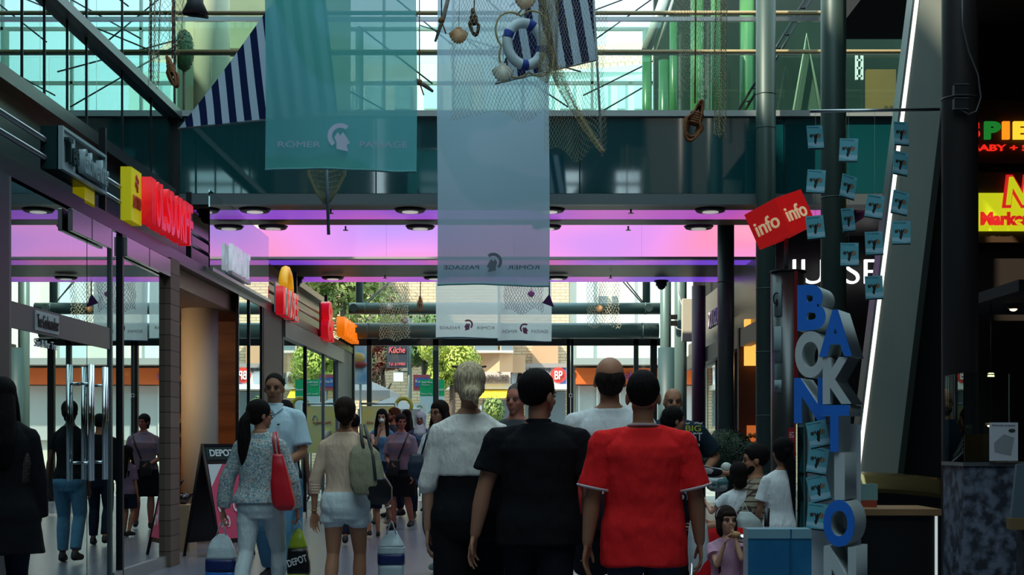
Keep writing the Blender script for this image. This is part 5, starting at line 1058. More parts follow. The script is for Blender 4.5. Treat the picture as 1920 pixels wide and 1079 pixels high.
def person(name, label, x, y, face, H, sex='m', sk='mid', wd=1.0, belly=0, vox=.009, larm=None, rarm=None, legs=None, step=.12, lead=1,
           yaw=0, pitch=0, top=None, bottom=None, hair=None, hairc=(.02, .014, .012), shoes=(.02, .02, .02), face_=True, z0=0, lean=0, twist=0,
           headsc=1.0, feats=(), curl=(.5, .5), group=None):
    s = H / (1.5 + .25 * headsc); root = thing(name, label, 'person', (x, y, z0), R(face)); root.scale = (s, s, s)
    tab = [(z, a * wd, b * (1 + (wd - 1) * .6) + (belly * max(0, 1 - abs(z - 1.06) / .28) * .5), c + belly * max(0, 1 - abs(z - 1.06) / .28) * .5) for z, a, b, c in (MALE if sex == 'm' else FEM)]
    ML = Matrix.Translation((0, 0, .9)) @ Matrix.Rotation(-lean, 4, 'X') @ Matrix.Translation((0, 0, -.9))
    shx = (.178 if sex == 'm' else .150) * wd; shz = 1.385 if sex == 'm' else 1.365; ra = (.050 if sex == 'm' else .038) * (1 + (wd - 1) * .8)
    SK = skin(sk); hips = [Vector((sgn * .088 * (1 + (wd - 1) * .5), -.01, .88)) for sgn in (-1, 1)]
    # legs: knees and ankles
    if legs is None:
        legs = []
        for sgn in (-1, 1):
            f = step * (1 if sgn == lead else -1); kn = Vector((sgn * .10, f * .55 + .05, .49)); an = Vector((sgn * .10, f * 1.0 - (.03 if f > 0 else .08), .085 + (0 if f >= 0 else .03)))
            legs.append((kn, an))
    else: legs = [(Vector(a), Vector(b)) for a, b in legs]
    arms = []
    for sgn, spec, cu in ((-1, larm, curl[0]), (1, rarm, curl[1])):
        sp = spec or ((.10, .02, -1), (.04, .22, -1)); u = D(sp[0][0] * sgn, sp[0][1], sp[0][2]); v = D(sp[1][0] * sgn, sp[1][1], sp[1][2])
        sh = ML @ Vector((sgn * shx, -.01, shz)); el = sh + u * .295; wr = el + v * .25
        if len(sp) > 3:      # bend the arm so that the wrist reaches a point
            tg = Vector(sp[3]); d_ = tg - sh; l_ = min(d_.length, .53); d_ = d_.normalized(); a_ = (l_ * l_ + .295 ** 2 - .25 ** 2) / (2 * l_); h_ = math.sqrt(max(0, .295 ** 2 - a_ * a_))
            bd = Vector((sgn * .35, -.1, -1)); bd = (bd - d_ * bd.dot(d_)).normalized(); el = sh + d_ * a_ + bd * h_; wr = sh + d_ * l_; u = (el - sh).normalized(); v = (wr - el).normalized()
        arms.append((sh, el, wr, u, v, cu, sgn, sp[2] if len(sp) > 2 else None))
    hd = ML @ Vector((0, -.005, 1.50)); MH = Matrix.Translation(hd) @ Matrix.Rotation(R(yaw), 4, 'Z') @ Matrix.Rotation(R(-pitch) - lean * .3, 4, 'X') @ Matrix.Scale(headsc, 4)
    def hp(a, b, c): return MH @ Vector((a, b, c))
    mh = MH.to_3x3()
    # ---- body, one continuous skin surface
    b = MB()
    zs = [.82 + (.68) * i / 15 for i in range(16)]
    b.loft([((0, interp(tab, z)[2], z), interp(tab, z)[0] * .97, interp(tab, z)[1] * .97) for z in zs], 24, ML, 2.25)
    b.cap(ML @ Vector((0, -.012, 1.44)), hp(0, -.005, .07), .060 if sex == 'm' else .050, .056 if sex == 'm' else .047, 14)
    for sgn in (-1, 1): b.cap(ML @ Vector((sgn * .045, -.015, 1.46)), ML @ Vector((sgn * shx * .88, -.01, shz - .002)), .045 * (1 if sex == 'm' else .8), ra * .95, 12)
    hq = headsc
    b.ell(hp(0, -.012, .155), (.074 * hq, .094 * hq, .088 * hq), mh.normalized(), 22, 16); b.ell(hp(0, .022, .085), (.056 * hq, .068 * hq, .066 * hq), mh.normalized(), 18, 12); b.ell(hp(0, .058, .035), (.026 * hq, .026 * hq, .022 * hq), mh.normalized(), 12, 8)
    b.ell(hp(0, .062, .150), (.054 * hq, .024 * hq, .040 * hq), mh.normalized(), 14, 10)
    b.chain([hp(0, .080, .132), hp(0, .099, .100)], [.009 * hq, .0135 * hq], 10)
    for sgn in (-1, 1):
        b.ell(hp(sgn * .074, -.008, .115), (.011 * hq, .019 * hq, .031 * hq), mh.normalized(), 12, 8); b.ell(hp(sgn * .034, .055, .098), (.024 * hq, .026 * hq, .024 * hq), mh.normalized(), 12, 8); b.ell(hp(sgn * .010, .091, .099), (.008 * hq, .009 * hq, .007 * hq), None, 8, 6)
    for sh, el, wr, u, v, cu, sgn, pn in arms:
        b.cap(sh, sh + u * .14, ra * .98, ra * .9, 14); b.cap(sh + u * .13, el, ra * .9, ra * .74, 14); b.cap(el, el + v * .09, ra * .76, ra * .78, 14); b.cap(el + v * .09, wr, ra * .78, ra * .50, 14)
        n = Vector(pn) if pn else Vector((-sgn, 0, 0)); hand(b, wr + v * .008, v, n, 1, cu, thumb=(1 if (v.cross((n - v * n.dot(v))).y > 0 or (pn and v.cross(n).z > 0)) else -1), sc=1.0 if sex == 'm' else .92)
    lr_ = 1 + (wd - 1) * .6
    for i, sgn in enumerate((-1, 1)):
        hpp, (kn, an) = hips[i], legs[i]; t = (kn - hpp); c = (an - kn)
        b.cap(hpp, hpp + t * .5, .082 * lr_, .070 * lr_, 16); b.cap(hpp + t * .5, kn, .070 * lr_, .052, 16); cm = kn + c * .32 + Vector((0, -.012, 0)); b.cap(kn, cm, .050, .053 * lr_, 14); b.cap(cm, an, .053 * lr_, .034, 14)
        fo = Vector((sgn * .03, .17, 0)); z_ = an.z - .045
        b.cap(an + Vector((0, -.02, -.035)), an + Vector((sgn * .02, .13, -.05)), .032, .026, 10); b.cap(an + Vector((0, 0, -.005)), an + Vector((sgn * .01, .08, -.04)), .034, .028, 10)
    body = b.build('body', SK, root); voxel(body, vox, 2)
    # ---- face
    if face_:
        e = mat('eye_white', (.30, .27, .25), .4); k_ = mat('iris_dark', (.02, .012, .008), .3); br = mat('brow_' + str(hairc), tuple(c * .7 for c in hairc), .9)
        for sgn in (-1, 1):
            eb = MB().ell(hp(sgn * .030, .0800, .121), (.0125 * hq, .0065 * hq, .0052 * hq), mh.normalized(), 12, 8).build('eye', e, root); MB().ell(hp(sgn * .030, .0855, .121), (.0056 * hq, .0025 * hq, .0048 * hq), mh.normalized(), 10, 6).build('iris', k_, eb)
            MB().chain([hp(sgn * .016, .089, .139), hp(sgn * .032, .089, .144), hp(sgn * .050, .077, .139)], [.0035 * hq, .0045 * hq, .0025 * hq], 6).build('eyebrow', br, root)
            MB().tube([hp(sgn * .015, .0840, .1255), hp(sgn * .030, .0880, .1275), hp(sgn * .045, .079, .1245)], .0028 * hq, 5).build('eyelid', br, root)
        MB().chain([hp(-.022, .079, .060), hp(0, .0895, .064), hp(.022, .079, .060)], [.0035 * hq, .006 * hq, .0035 * hq], 8).chain([hp(-.018, .079, .054), hp(0, .088, .0535), hp(.018, .079, .054)], [.003 * hq, .006 * hq, .003 * hq], 8).build('lips', mat('lips_' + sk, {'light': (.42, .14, .12), 'mid': (.30, .10, .08), 'tan': (.2, .07, .05), 'red': (.4, .1, .09), 'dark': (.12, .05, .04)}[sk], .5), root)
    # ---- clothes
    def tops(t, nm='shirt'):
        q = MB(); hem, off, m, sl, slr = t['hem'], t.get('t', .014), t['mat'], t.get('sleeve', .8), t.get('slr', 1.25); neck = t.get('neck', 1.478); flare = t.get('flare', 0)
        k = 14; rg = []
        for i in range(k + 1):
            z = hem + (neck - hem) * i / k; rx, ry, cy = interp(tab, z); fl = flare * max(0, 1 - (z - hem) / .35) ** 1.2
            if z < .9: rx, ry, cy = max(rx, interp(tab, .93)[0]), max(ry, interp(tab, .93)[1]), interp(tab, .9)[2]
            loose = t.get('loose', .0) * max(0, min(1, (1.32 - z) / .2)); lz = z < 1.3
            rx2 = max(rx, interp(tab, 1.33)[0] * (.9 if t.get('loose') and lz else 0))
            o_ = off * (1 if z < 1.42 else .75); rg.append(((0, cy, z), rx2 + o_ + fl + loose, ry + o_ + fl * .8 + loose))
        q.loft(rg, 28, ML, 2.3)
        for sgn in (-1, 1): q.cap(ML @ Vector((sgn * .055, -.015, 1.445)), ML @ Vector((sgn * shx * .92, -.01, shz)), .040 * (1 if sex == 'm' else .82) + off * .6, ra + off * .9, 14)
        for sh, el, wr, u, v, cu, sgn, pn in arms:
            if sl <= 0: continue
            r0, r1 = ra + off, ra * slr + off * .8
            if sl <= 1: e_ = sh + (el - sh) * sl; q.cap(sh, sh + (e_ - sh) * .3, r0, r0 * 1.02); q.tube([sh + (e_ - sh) * .1, sh + (e_ - sh) * .6, e_], [r0, (r0 + r1) / 2, r1], 18)
            else:
                q.cap(sh, el, r0, ra * .85 + off * 1.2, 14); e_ = el + (wr - el) * (sl - 1); q.tube([el - u * .02, el + (e_ - el) * .5, e_], [ra * .85 + off * 1.3, ra * .8 + off * 1.2, ra * .62 + off * 1.3], 16); q.ell(el, ra * .85 + off * 1.25, None, 14, 10)
        o = q.build(nm, m, root); voxel(o, max(vox * .9, .0085), t.get('smooth', 4), 0, t.get('fold', .012)); return o
    if top: tops(top)
    if bottom:
        q = MB(); off = bottom.get('t', .012); m = bottom['mat']; z1 = bottom.get('waist', 1.03)
        if bottom['type'] == 'skirt':
            hem = bottom['hem']; q.loft([((0, -.01 if z > .8 else .01, z), (interp(tab, max(z, .9))[0] + off) * (1 + (.9 - min(z, .9)) * bottom.get('fl', .25)), (interp(tab, max(z, .9))[1] + off) * (1 + (.9 - min(z, .9)) * bottom.get('fl', .25) * 1.2)) for z in [hem + (z1 - hem) * i / 10 for i in range(11)]], 26, None, 2.2)
        else:
            q.loft([((0, interp(tab, z)[2], z), interp(tab, z)[0] + off, interp(tab, z)[1] + off) for z in [.77 + (z1 - .77) * i / 7 for i in range(8)]], 26, ML if z0 else None, 2.25)
            cut = bottom.get('cut', 1.9); bl = bottom.get('slack', 1.0)
            for i, sgn in enumerate((-1, 1)):
                hpp, (kn, an) = hips[i], legs[i]; r_h = (.086 * lr_ + off); r_k = (.058 + off) * bl; r_a = (.045 + off) * bl
                q.cap(hpp, hpp + (kn - hpp) * min(.4, cut * .8), r_h, r_h * .97, 16)
                if cut <= 1: q.tube([hpp + (kn - hpp) * cut * .3, hpp + (kn - hpp) * cut], [r_h, r_h * (1 - cut * .15) * bottom.get('legw', 1.04)], 20)
                else:
                    q.cap(hpp + (kn - hpp) * .35, kn, r_h * .95, r_k, 16); e_ = kn + (an - kn) * (cut - 1); cm = kn + (e_ - kn) * .35 + Vector((0, -.01, 0)); q.cap(kn, cm, r_k, r_k * 1.02, 14); q.tube([cm, e_], [r_k * 1.02, r_a + (r_k - r_a) * (2 - cut)], 18)
        o = q.build(bottom['type'], m, root); voxel(o, max(vox * .9, .008), 4, 0, bottom.get('fold', .008))
    if shoes:
        shm = mat('shoe_' + str(shoes), shoes, .6)
        for i, sgn in enumerate((-1, 1)):
            an = legs[i][1]; q = MB().cap(an + Vector((0, -.025, -.04)), an + Vector((sgn * .022, .145, -.052)), .042, .036, 12).cap(an + Vector((0, -.01, -.01)), an + Vector((sgn * .01, .09, -.04)), .044, .036, 12)
            o = q.build('shoe', shm, root); voxel(o, .012, 3)
    # ---- hair
    hm_ = noisy('hair_' + str(hairc), tuple(c * .5 for c in hairc), tuple(min(1, c * 1.3) for c in hairc), 16, .75, (6, 6, 1), bump=.6, spec=.12)
    q = MB(); nm = 'hair'; n_ = mh.normalized(); sm_ = 4
    def E(c, r): q.ell(hp(*c), tuple(a * hq for a in r), n_, 22, 14)
    if hair in ('short', 'crop', 'bun', 'ponytail', 'long', 'fringe', 'kid', 'twist'):
        fr = {'crop': .0, 'short': .004}.get(hair, .004); th = {'crop': .004, 'short': .011}.get(hair, .014)
        E((0, -.022, .168), (.074 + th, .092 + th, .082 + th)); E((0, -.042, .138 if hair in ('crop', 'short') else .125), (.066 + th, .060 + th, (.060 if hair in ('crop', 'short') else .075) + th * .6))
        for sgn in (-1, 1): E((sgn * .060, -.022, .160 if hair in ('crop', 'short') else .150), (.018 + th * .7, .042, .034))
        if hair in ('short',): E((0, .035, .205), (.055, .045, .03))
    if hair == 'fringe': E((0, .05, .19), (.06, .035, .035)); [E((s2 * .062, .03, .15), (.018, .03, .06)) for s2 in (-1, 1)]
    if hair == 'bun':
        E((0, -.115, .085), (.052, .045, .040)); E((0, -.075, .12), (.062, .05, .06))
        q.chain([hp(0, -.12, .09), hp(.02, -.135, .045), hp(.03, -.12, .015)], [.03, .02, .008], 10); q.chain([hp(-.02, -.13, .09), hp(-.03, -.135, .05)], [.02, .008], 8)
    if hair == 'twist': E((0, -.10, .13), (.045, .045, .055)); E((.01, -.085, .06), (.035, .03, .04))
    if hair == 'ponytail':
        q.chain([hp(0, -.10, .14), hp(0, -.145, .07), hp(0, -.15, -.05), hp(-.01, -.145, -.19), hp(-.02, -.14, -.32)], [.036, .048, .058, .050, .016], 14)
    if hair == 'long':
        bk_ = -.09; q.chain([hp(0, -.06, .12), hp(0, -.10, -.02), ML @ Vector((0, -.135, 1.33)), ML @ Vector((0, -.13, 1.2))], [.075, .078, .07, .04], 16)
        for sgn in (-1, 1): q.chain([hp(sgn * .062, -.01, .15), hp(sgn * .078, -.005, .06), hp(sgn * .085, .015, -.05), ML @ Vector((sgn * .085, .085 if face_ else -.08, 1.30)), ML @ Vector((sgn * .08, .09 if face_ else -.12, 1.2))], [.03, .03, .034, .03, .012], 12)
    if hair == 'kid': E((0, -.07, .06), (.07, .045, .07)); [E((s2 * .068, -.01, .09), (.022, .045, .07)) for s2 in (-1, 1)]; E((0, .062, .18), (.06, .03, .03))
    if hair == 'ring':
        E((0, -.038, .128), (.079, .074, .068)); E((0, -.052, .09), (.066, .05, .05))
    if hair == 'scarf':
        nm = 'headscarf'; E((0, -.018, .16), (.092, .108, .098)); q.chain([hp(0, -.03, .03), ML @ Vector((0, .01, 1.45)), ML @ Vector((0, .02, 1.38))], [.078, .10, .12], 18)
        for sgn in (-1, 1): E((sgn * .066, .02, .09), (.022, .04, .085))
    if q.v:
        o = q.build(nm, hm_ if hair != 'scarf' else cloth('scarf_white', (.75, .75, .75)), root); voxel(o, .008 if vox < .012 else .011, sm_)
    if 'beard' in feats:
        q = MB().ell(hp(0, .040, .045), (.052 * hq, .052 * hq, .038 * hq), n_, 16, 10)
        for sgn in (-1, 1): q.ell(hp(sgn * .050, .030, .062), (.012, .030, .028), n_, 12, 8)
        voxel(q.build('beard', hm_, root), .01, 3)
    if 'moustache' in feats: MB().chain([hp(-.022, .084, .072), hp(0, .094, .076), hp(.022, .084, .072)], [.004, .006, .004], 6).build('moustache', hm_, root)
    if 'glasses' in feats:
        g = MB()
        for sgn in (-1, 1): g.tube([hp(sgn * .032 + .021 * math.cos(a), .096, .120 + .015 * math.sin(a)) for a in [i * PI / 6 for i in range(12)]], .0022, 5, True); g.tube([hp(sgn * .053, .095, .124), hp(sgn * .079, -.0, .124)], .0025, 5)
        g.tube([hp(-.011, .098, .123), hp(.011, .098, .123)], .002, 5); g.build('glasses', BLK, root)
    if 'headglasses' in feats:
        g = MB().tube([hp(.092 * math.cos(a), .02 + .07 * math.sin(a), .235) for a in [i * PI / 12 for i in range(13)]], .006, 6); g.build('sunglasses', mat('brown_plastic', (.08, .03, .02), .3), root)
    if 'hairband' in feats: MB().tube([hp(.091 * math.cos(a), .0, .165 + .088 * math.sin(a)) for a in [i * PI / 14 for i in range(15)]], .006, 6).build('hairband', mat('band_white', (.7, .5, .55), .5), root)
    if 'hairtie' in feats: MB().tube([hp(.05 * math.cos(a), -.098 + .0 * math.sin(a), .105 + .004 * math.sin(a)) for a in [i * PI / 8 for i in range(9)]], .004, 6).build('hair_tie', BLK, root)
    root['_arms'] = 0
    del root['_arms']
    def w2(v): return root.matrix_basis @ v
    return dict(root=root, hp=lambda a, b, c: hp(a, b, c), arms=arms, tab=tab, ML=ML, s=s, shx=shx, shz=shz, world=lambda v: (Matrix.Translation((x, y, z0)) @ Matrix.Rotation(R(face), 4, 'Z') @ Matrix.Scale(s, 4)) @ v)
def XY(px, S): y = F / S; return (px - CX) / S, y
def HH(top, S): return EYE + (HZ - top) / S
def extra(pp, mb, name, m, vox=None): 
    o = mb.build(name, m, pp['root']); 
    if vox: voxel(o, vox, 3)
    return o
# -- cloth materials
red = cloth('shirt_red', (.85, .02, .022), .35, 4); black = cloth('cloth_black', (.009, .009, .011), .3); navy = cloth('cloth_navy', (.012, .018, .035), .3); whitec = cloth('cloth_white', (.78, .80, .80), .6, 7)
offw = cloth('cloth_offwhite', (.84, .80, .74), .8, 8); jeans = cloth('cloth_jeans', (.03, .045, .075), .4); jeansl = cloth('cloth_jeans_light', (.10, .25, .38), .5, 9); wjeans = cloth('cloth_white_jeans', (.60, .68, .68), .6, 8)
beige = cloth('cloth_beige', (.72, .52, .37), .5, 6); polo = cloth('cloth_polo', (.58, .76, .84), .4, 6); greyc = cloth('cloth_grey', (.07, .075, .08), .4); khaki = cloth('cloth_khaki', (.30, .28, .18), .5, 8)
flor = cloth('cloth_floral', (.4, .5, .5), .6, 7); bF = flor.node_tree.nodes['Principled BSDF']; vv = coords(flor, (1, 1, 1)); vo = N(flor, 'ShaderNodeTexVoronoi'); vo.inputs['Scale'].default_value = 120; L(flor, vv, vo.inputs['Vector'])
vs2 = N(flor, 'ShaderNodeSeparateColor'); L(flor, vo.outputs['Color'], vs2.inputs[0]); ramp(flor, vs2.outputs[0], [(0, (.46, .52, .50)), (.45, (.56, .60, .56)), (.56, (.14, .32, .42)), (.7, (.2, .38, .34)), (.82, (.5, .26, .2)), (.91, (.1, .17, .27))], bF.inputs['Base Color'], 'CONSTANT')
tied = noisy('cloth_tiedye', (.22, .20, .28), (.34, .16, .17), 9, .9)
plaid = cloth('cloth_plaid', (.3, .26, .2), .3); ck = N(plaid, 'ShaderNodeTexBrick'); ck.offset = 0; ck.inputs['Scale'].default_value = 1; ck.inputs['Brick Width'].default_value = .045; ck.inputs['Row Height'].default_value = .045; ck.inputs['Mortar Size'].default_value = .006
for nn, cc in (('Color1', (.34, .29, .21)), ('Color2', (.26, .22, .16)), ('Mortar', (.07, .045, .035))): ck.inputs[nn].default_value = (*cc, 1)
L(plaid, coords(plaid, (1, 1, 1), (R(90), 0, 0)), ck.inputs['Vector']); L(plaid, ck.outputs[0], plaid.node_tree.nodes['Principled BSDF'].inputs['Base Color'])
# 1 man in red shirt
x, y = XY(1206, 370)
rm_ = person('person', 'man seen from behind in a red T-shirt with white sleeve edges and jeans', x, y, -3, HH(695, 370), 'm', 'tan', 1.22, .03, .0056, larm=((.20, .0, -1), (.12, .05, -1), (1, -.3, 0)), rarm=((.24, .02, -1), (.1, .2, -1)), step=.16, lead=1, yaw=-4,
    top=dict(hem=.725, mat=red, t=.020, sleeve=.82, slr=1.32, flare=.008, fold=.034), bottom=dict(type='jeans', mat=jeans, waist=1.0, slack=1.2), hair='crop', hairc=(.014, .010, .010), face_=True, headsc=1.16, curl=(.35, .5))
def ringband(pp, c, ax, r, th, nm, m):
    ax = ax.normalized(); a = ax.orthogonal().normalized(); b = ax.cross(a)
    return extra(pp, MB().tube([c + (a * math.cos(t) + b * math.sin(t)) * r for t in [i * PI / 12 for i in range(24)]], th, 8, True), nm, m)
trim = mat('trim_pale', (.55, .42, .44), .8)
for sh, el, wr, u, v, cu, sgn, pn in rm_['arms']: ringband(rm_, sh + u * .295 * .82, u, (.05 * 1.176) * 1.32 + .018, .0075, 'sleeve_trim', trim)
extra(rm_, MB().tube([(.083 * math.cos(t), -.012 + .078 * math.sin(t), 1.487 - .006 * math.sin(t)) for t in [i * PI / 12 for i in range(24)]], .0075, 8, True), 'collar', trim)
# 2 man in black polo shirt
x, y = XY(1010, 352)
bm_ = person('person', 'broad man seen from behind in a black polo shirt, arms hanging', x, y, -2, HH(695, 352), 'm', 'mid', 1.28, .04, .0056, larm=((.30, -.04, -1), (.20, .08, -1), (1, -.4, 0)), rarm=((.22, .05, -1), (.0, .35, -1)), step=.15, lead=-1, yaw=-36,
    top=dict(hem=.80, mat=black, t=.020, sleeve=.62, slr=1.30, flare=.004, fold=.03, neck=1.492), bottom=dict(type='jeans', mat=cloth('cloth_darkjeans', (.012, .014, .02), .4), waist=1.0, slack=1.2), hair='short', hairc=(.012, .009, .009), headsc=1.16, curl=(.4, .5))
extra(bm_, MB().loft([((0, -.014, 1.468), .088, .082), ((0, -.012, 1.50), .075, .072), ((0, -.01, 1.515), .070, .068)], 24, None, 2.1), 'collar', black, .008)
# 3 blonde woman
x, y = XY(880, 340)
bl_ = person('person', 'blonde woman seen from behind in a loose white blouse and high black trousers', x, y, 3, HH(682, 340), 'f', 'light', 1.14, .02, .0056, larm=((.20, -.02, -1), (.02, .10, -1)), rarm=((.18, .05, -1), (.0, .3, -1)), step=.14, lead=1, yaw=5,
    top=dict(hem=1.13, mat=offw, t=.016, sleeve=1.12, slr=1.4, loose=.012, fold=.03, neck=1.472), bottom=dict(type='trousers', mat=black, waist=1.16, t=.022, slack=1.25), hair='bun', hairc=(.80, .60, .38), feats=('headglasses', 'hairtie'), headsc=1.02)
# 4 bald man
x, y = XY(1143, 318)
bd_ = person('person', 'tall balding man seen from behind in a white T-shirt, behind the red shirt', x, y, 0, HH(668, 318), 'm', 'mid', 1.12, .02, .009, larm=((.14, .0, -1), (.04, .2, -1)), rarm=((.14, .03, -1), (.02, .2, -1)), step=.14, lead=-1,
    top=dict(hem=.98, mat=whitec, t=.018, sleeve=.75, slr=1.3, fold=.018), bottom=dict(type='shorts', mat=cloth('cloth_dark_shorts', (.02, .02, .028)), waist=1.0, cut=.92, legw=1.2), hair='ring', hairc=(.03, .02, .016), headsc=1.14)
# 5 woman with ponytail and floral blouse
x, y = XY(489, 245)
pw_ = person('person', 'woman with long black ponytail, floral blouse and white jeans', x, y, -6, HH(751, 245), 'f', 'mid', 1.10, 0, .0062, larm=((.42, -.03, -1), (.16, .05, -1)), rarm=((.34, .06, -1), (.10, .3, -1)), step=.24, lead=1, yaw=-48,
    top=dict(hem=.90, mat=flor, t=.024, sleeve=1.95, flare=.022, fold=.025), bottom=dict(type='jeans', mat=wjeans, waist=1.0, t=.008, slack=.98, fold=.012), hair='ponytail', hairc=(.012, .009, .008), feats=('glasses',), curl=(1.1, 1.1))
# 6 man in pale blue polo, facing us
x, y = XY(514, 207)
po_ = person('person', 'man facing us in a pale blue polo shirt and jeans behind the ponytail woman', x, y, 172, HH(700, 207), 'm', 'tan', 1.08, .015, .0095, larm=((.22, .12, -1), (-.5, .8, -.45)), rarm=((.16, .05, -1), (.02, .3, -1)), step=.14, lead=-1, yaw=8,
    top=dict(hem=.90, mat=polo, t=.020, sleeve=.8, slr=1.35, fold=.018, neck=1.485), bottom=dict(type='jeans', mat=jeansl, waist=1.0, slack=1.25), hair='crop', hairc=(.015, .012, .010), feats=(), headsc=1.04)
extra(po_, MB().prism([(-.075, .045, 1.50), (-.005, .092, 1.455), (-.045, .11, 1.41), (-.10, .07, 1.46)], (0, .008, .006)).prism([(.075, .045, 1.50), (.005, .092, 1.455), (.045, .11, 1.41), (.10, .07, 1.46)], (0, .008, .006)).loft([((0, -.012, 1.475), .078, .07), ((0, -.008, 1.51), .070, .066)], 20), 'collar', polo)
extra(po_, MB().ell((-.08, .142, 1.33), (.012, .003, .006), None, 8, 6).chain([(-.09, .142, 1.335), (-.07, .143, 1.325)], [.004, .002], 6), 'chest_emblem', BLK)
# 7 woman in beige jumper and white shorts
x, y = XY(648, 250)
be_ = person('person', 'woman in a beige jumper and white shorts seen from behind with bare legs', x, y, -3, HH(747, 250), 'f', 'tan', 1.10, 0, .0062, larm=((.28, -.05, -1), (.04, .06, -1), (.6, -.8, 0)), rarm=((.42, .12, -1), (.22, .3, -1)), step=.10, lead=1,
    top=dict(hem=.98, mat=beige, t=.012, sleeve=1.42, fold=.014), bottom=dict(type='shorts', mat=cloth('cloth_white_shorts', (.66, .74, .74), .5), waist=1.0, cut=.34, t=.014, legw=1.14, fold=.014), hair='twist', hairc=(.028, .016, .012), curl=(.5, 1.1))
for sgn_, (sh, el, wr, u, v, cu, sgn, pn) in enumerate(be_['arms']): ringband(be_, wr - v * .01, v, .026, .004, 'bracelet', mat('bracelet_gold', (.4, .28, .1), .3, .8) if sgn < 0 else WHITE)
for k in range(4):
    sh, el, wr, u, v, cu, sgn, pn = be_['arms'][0]; ringband(be_, el + v * (.03 + k * .022), v, .044 - k * .001, .005, 'sleeve_fold', beige)
    sh, el, wr, u, v, cu, sgn, pn = be_['arms'][1]; ringband(be_, el + v * (.03 + k * .022), v, .044 - k * .001, .005, 'sleeve_fold', beige)
# 8 dark haired woman, left frame edge
x, y = XY(4, 300)
dw_ = person('person', 'woman with long black hair in a black coat, cut by the left edge', x, y, 25, HH(710, 300), 'f', 'mid', 1.12, 0, .009, larm=((.1, .1, -1), (0, .4, -1)), rarm=((.16, -.02, -1), (.05, .05, -1)), step=.08,
    top=dict(hem=.62, mat=cloth('coat_black', (.006, .006, .008)), t=.026, sleeve=1.9, flare=.05, fold=.01), bottom=dict(type='trousers', mat=navy, waist=1.0), hair='long', hairc=(.006, .005, .006), face_=False)
# 9 woman with glasses and long hair
x, y = XY(822, 192)
gl_ = person('person', 'long haired woman with glasses in a white T-shirt, half behind the blonde woman', x, y, 150, HH(752, 192), 'f', 'mid', 1.02, 0, .010, rarm=((.20, .05, -1), (-.75, .6, -.45)), larm=((.12, .05, -1), (.0, .3, -1)), step=.12, lead=-1, yaw=-6,
    top=dict(hem=.92, mat=whitec, t=.014, sleeve=.6, slr=1.4), bottom=dict(type='trousers', mat=navy, waist=1.0, cut=1.7, slack=1.3), hair='long', hairc=(.02, .012, .010), feats=('glasses',), shoes=(.3, .42, .42))
# 10 grey haired man facing
x, y = XY(968, 247)
gm_ = person('person', 'grey haired man facing us in a grey T-shirt, beside the black polo shirt', x, y, 168, HH(719, 247), 'm', 'red', 1.05, .02, .009, step=.1, yaw=-14,
    top=dict(hem=.88, mat=greyc, t=.016, sleeve=.8), bottom=dict(type='trousers', mat=navy, waist=1.0), hair='crop', hairc=(.16, .14, .12), headsc=1.03)
# 11 bearded man right, facing, hand on hip
x, y = XY(1262, 216)
br_ = person('person', 'bald bearded man facing the camera in a navy T-shirt with printed lettering, arm akimbo', x, y, 178, HH(727, 216), 'm', 'tan', 1.15, .03, .0095, larm=((.62, -.25, -.85), (-.45, .75, -.5)), rarm=((.2, .05, -1), (.05, .3, -1)), step=.02, yaw=4,
    top=dict(hem=.85, mat=cloth('tee_navy', (.015, .03, .045)), t=.018, sleeve=.8, slr=1.35), bottom=dict(type='trousers', mat=jeans, waist=1.0), hair='ring', hairc=(.02, .014, .012), feats=('beard', 'moustache'), headsc=1.02)
letters('shirt_lettering', 'BIG', .13, .05, mat('print_yellow', (.6, .55, .06), .7), br_['root'], (-.16, .165, 1.40), R(180), .004, .01); letters('shirt_lettering', 'TEST', .17, .07, mat('print_white', (.6, .6, .6), .7), br_['root'], (-.15, .172, 1.33), R(180), .004, .01)
letters('shirt_lettering', '~ ~', .18, .02, MATS['print_white'], br_['root'], (-.15, .158, 1.445), R(180), .004, .01); letters('shirt_lettering', 'team', .12, .03, MATS['print_white'], br_['root'], (-.15, .182, 1.26), R(180), .004, .0)
# 12 woman in profile with striped sleeve holding an ice cream
x, y = XY(1266, 226)
st_ = fabric('stripe_dummy', (.1, .1, .1)); stm = cloth('cloth_zebra', (.02, .02, .02)); wv = N(stm, 'ShaderNodeTexWave'); wv.inputs['Scale'].default_value = 9; wv.inputs['Distortion'].default_value = 4; L(stm, coords(stm), wv.inputs['Vector']); ramp(stm, wv.outputs[0], [(0, (.015, .015, .02)), (.55, (.4, .38, .38))], stm.node_tree.nodes['Principled BSDF'].inputs['Base Color'], 'CONSTANT')
pr_ = person('person', 'dark haired woman in profile with zebra striped sleeves, reaching out with an ice cream', x, y, -78, HH(764, 226), 'f', 'mid', 1.0, 0, .0095, larm=((.2, .35, -.85), (-.15, .9, -.12)), rarm=((.1, .7, -.7), (-.1, .95, -.05)), step=.05, yaw=4,
    top=dict(hem=.9, mat=stm, t=.016, sleeve=1.75), bottom=dict(type='trousers', mat=black, waist=1.0), hair='twist', hairc=(.012, .009, .008), curl=(.9, .9))
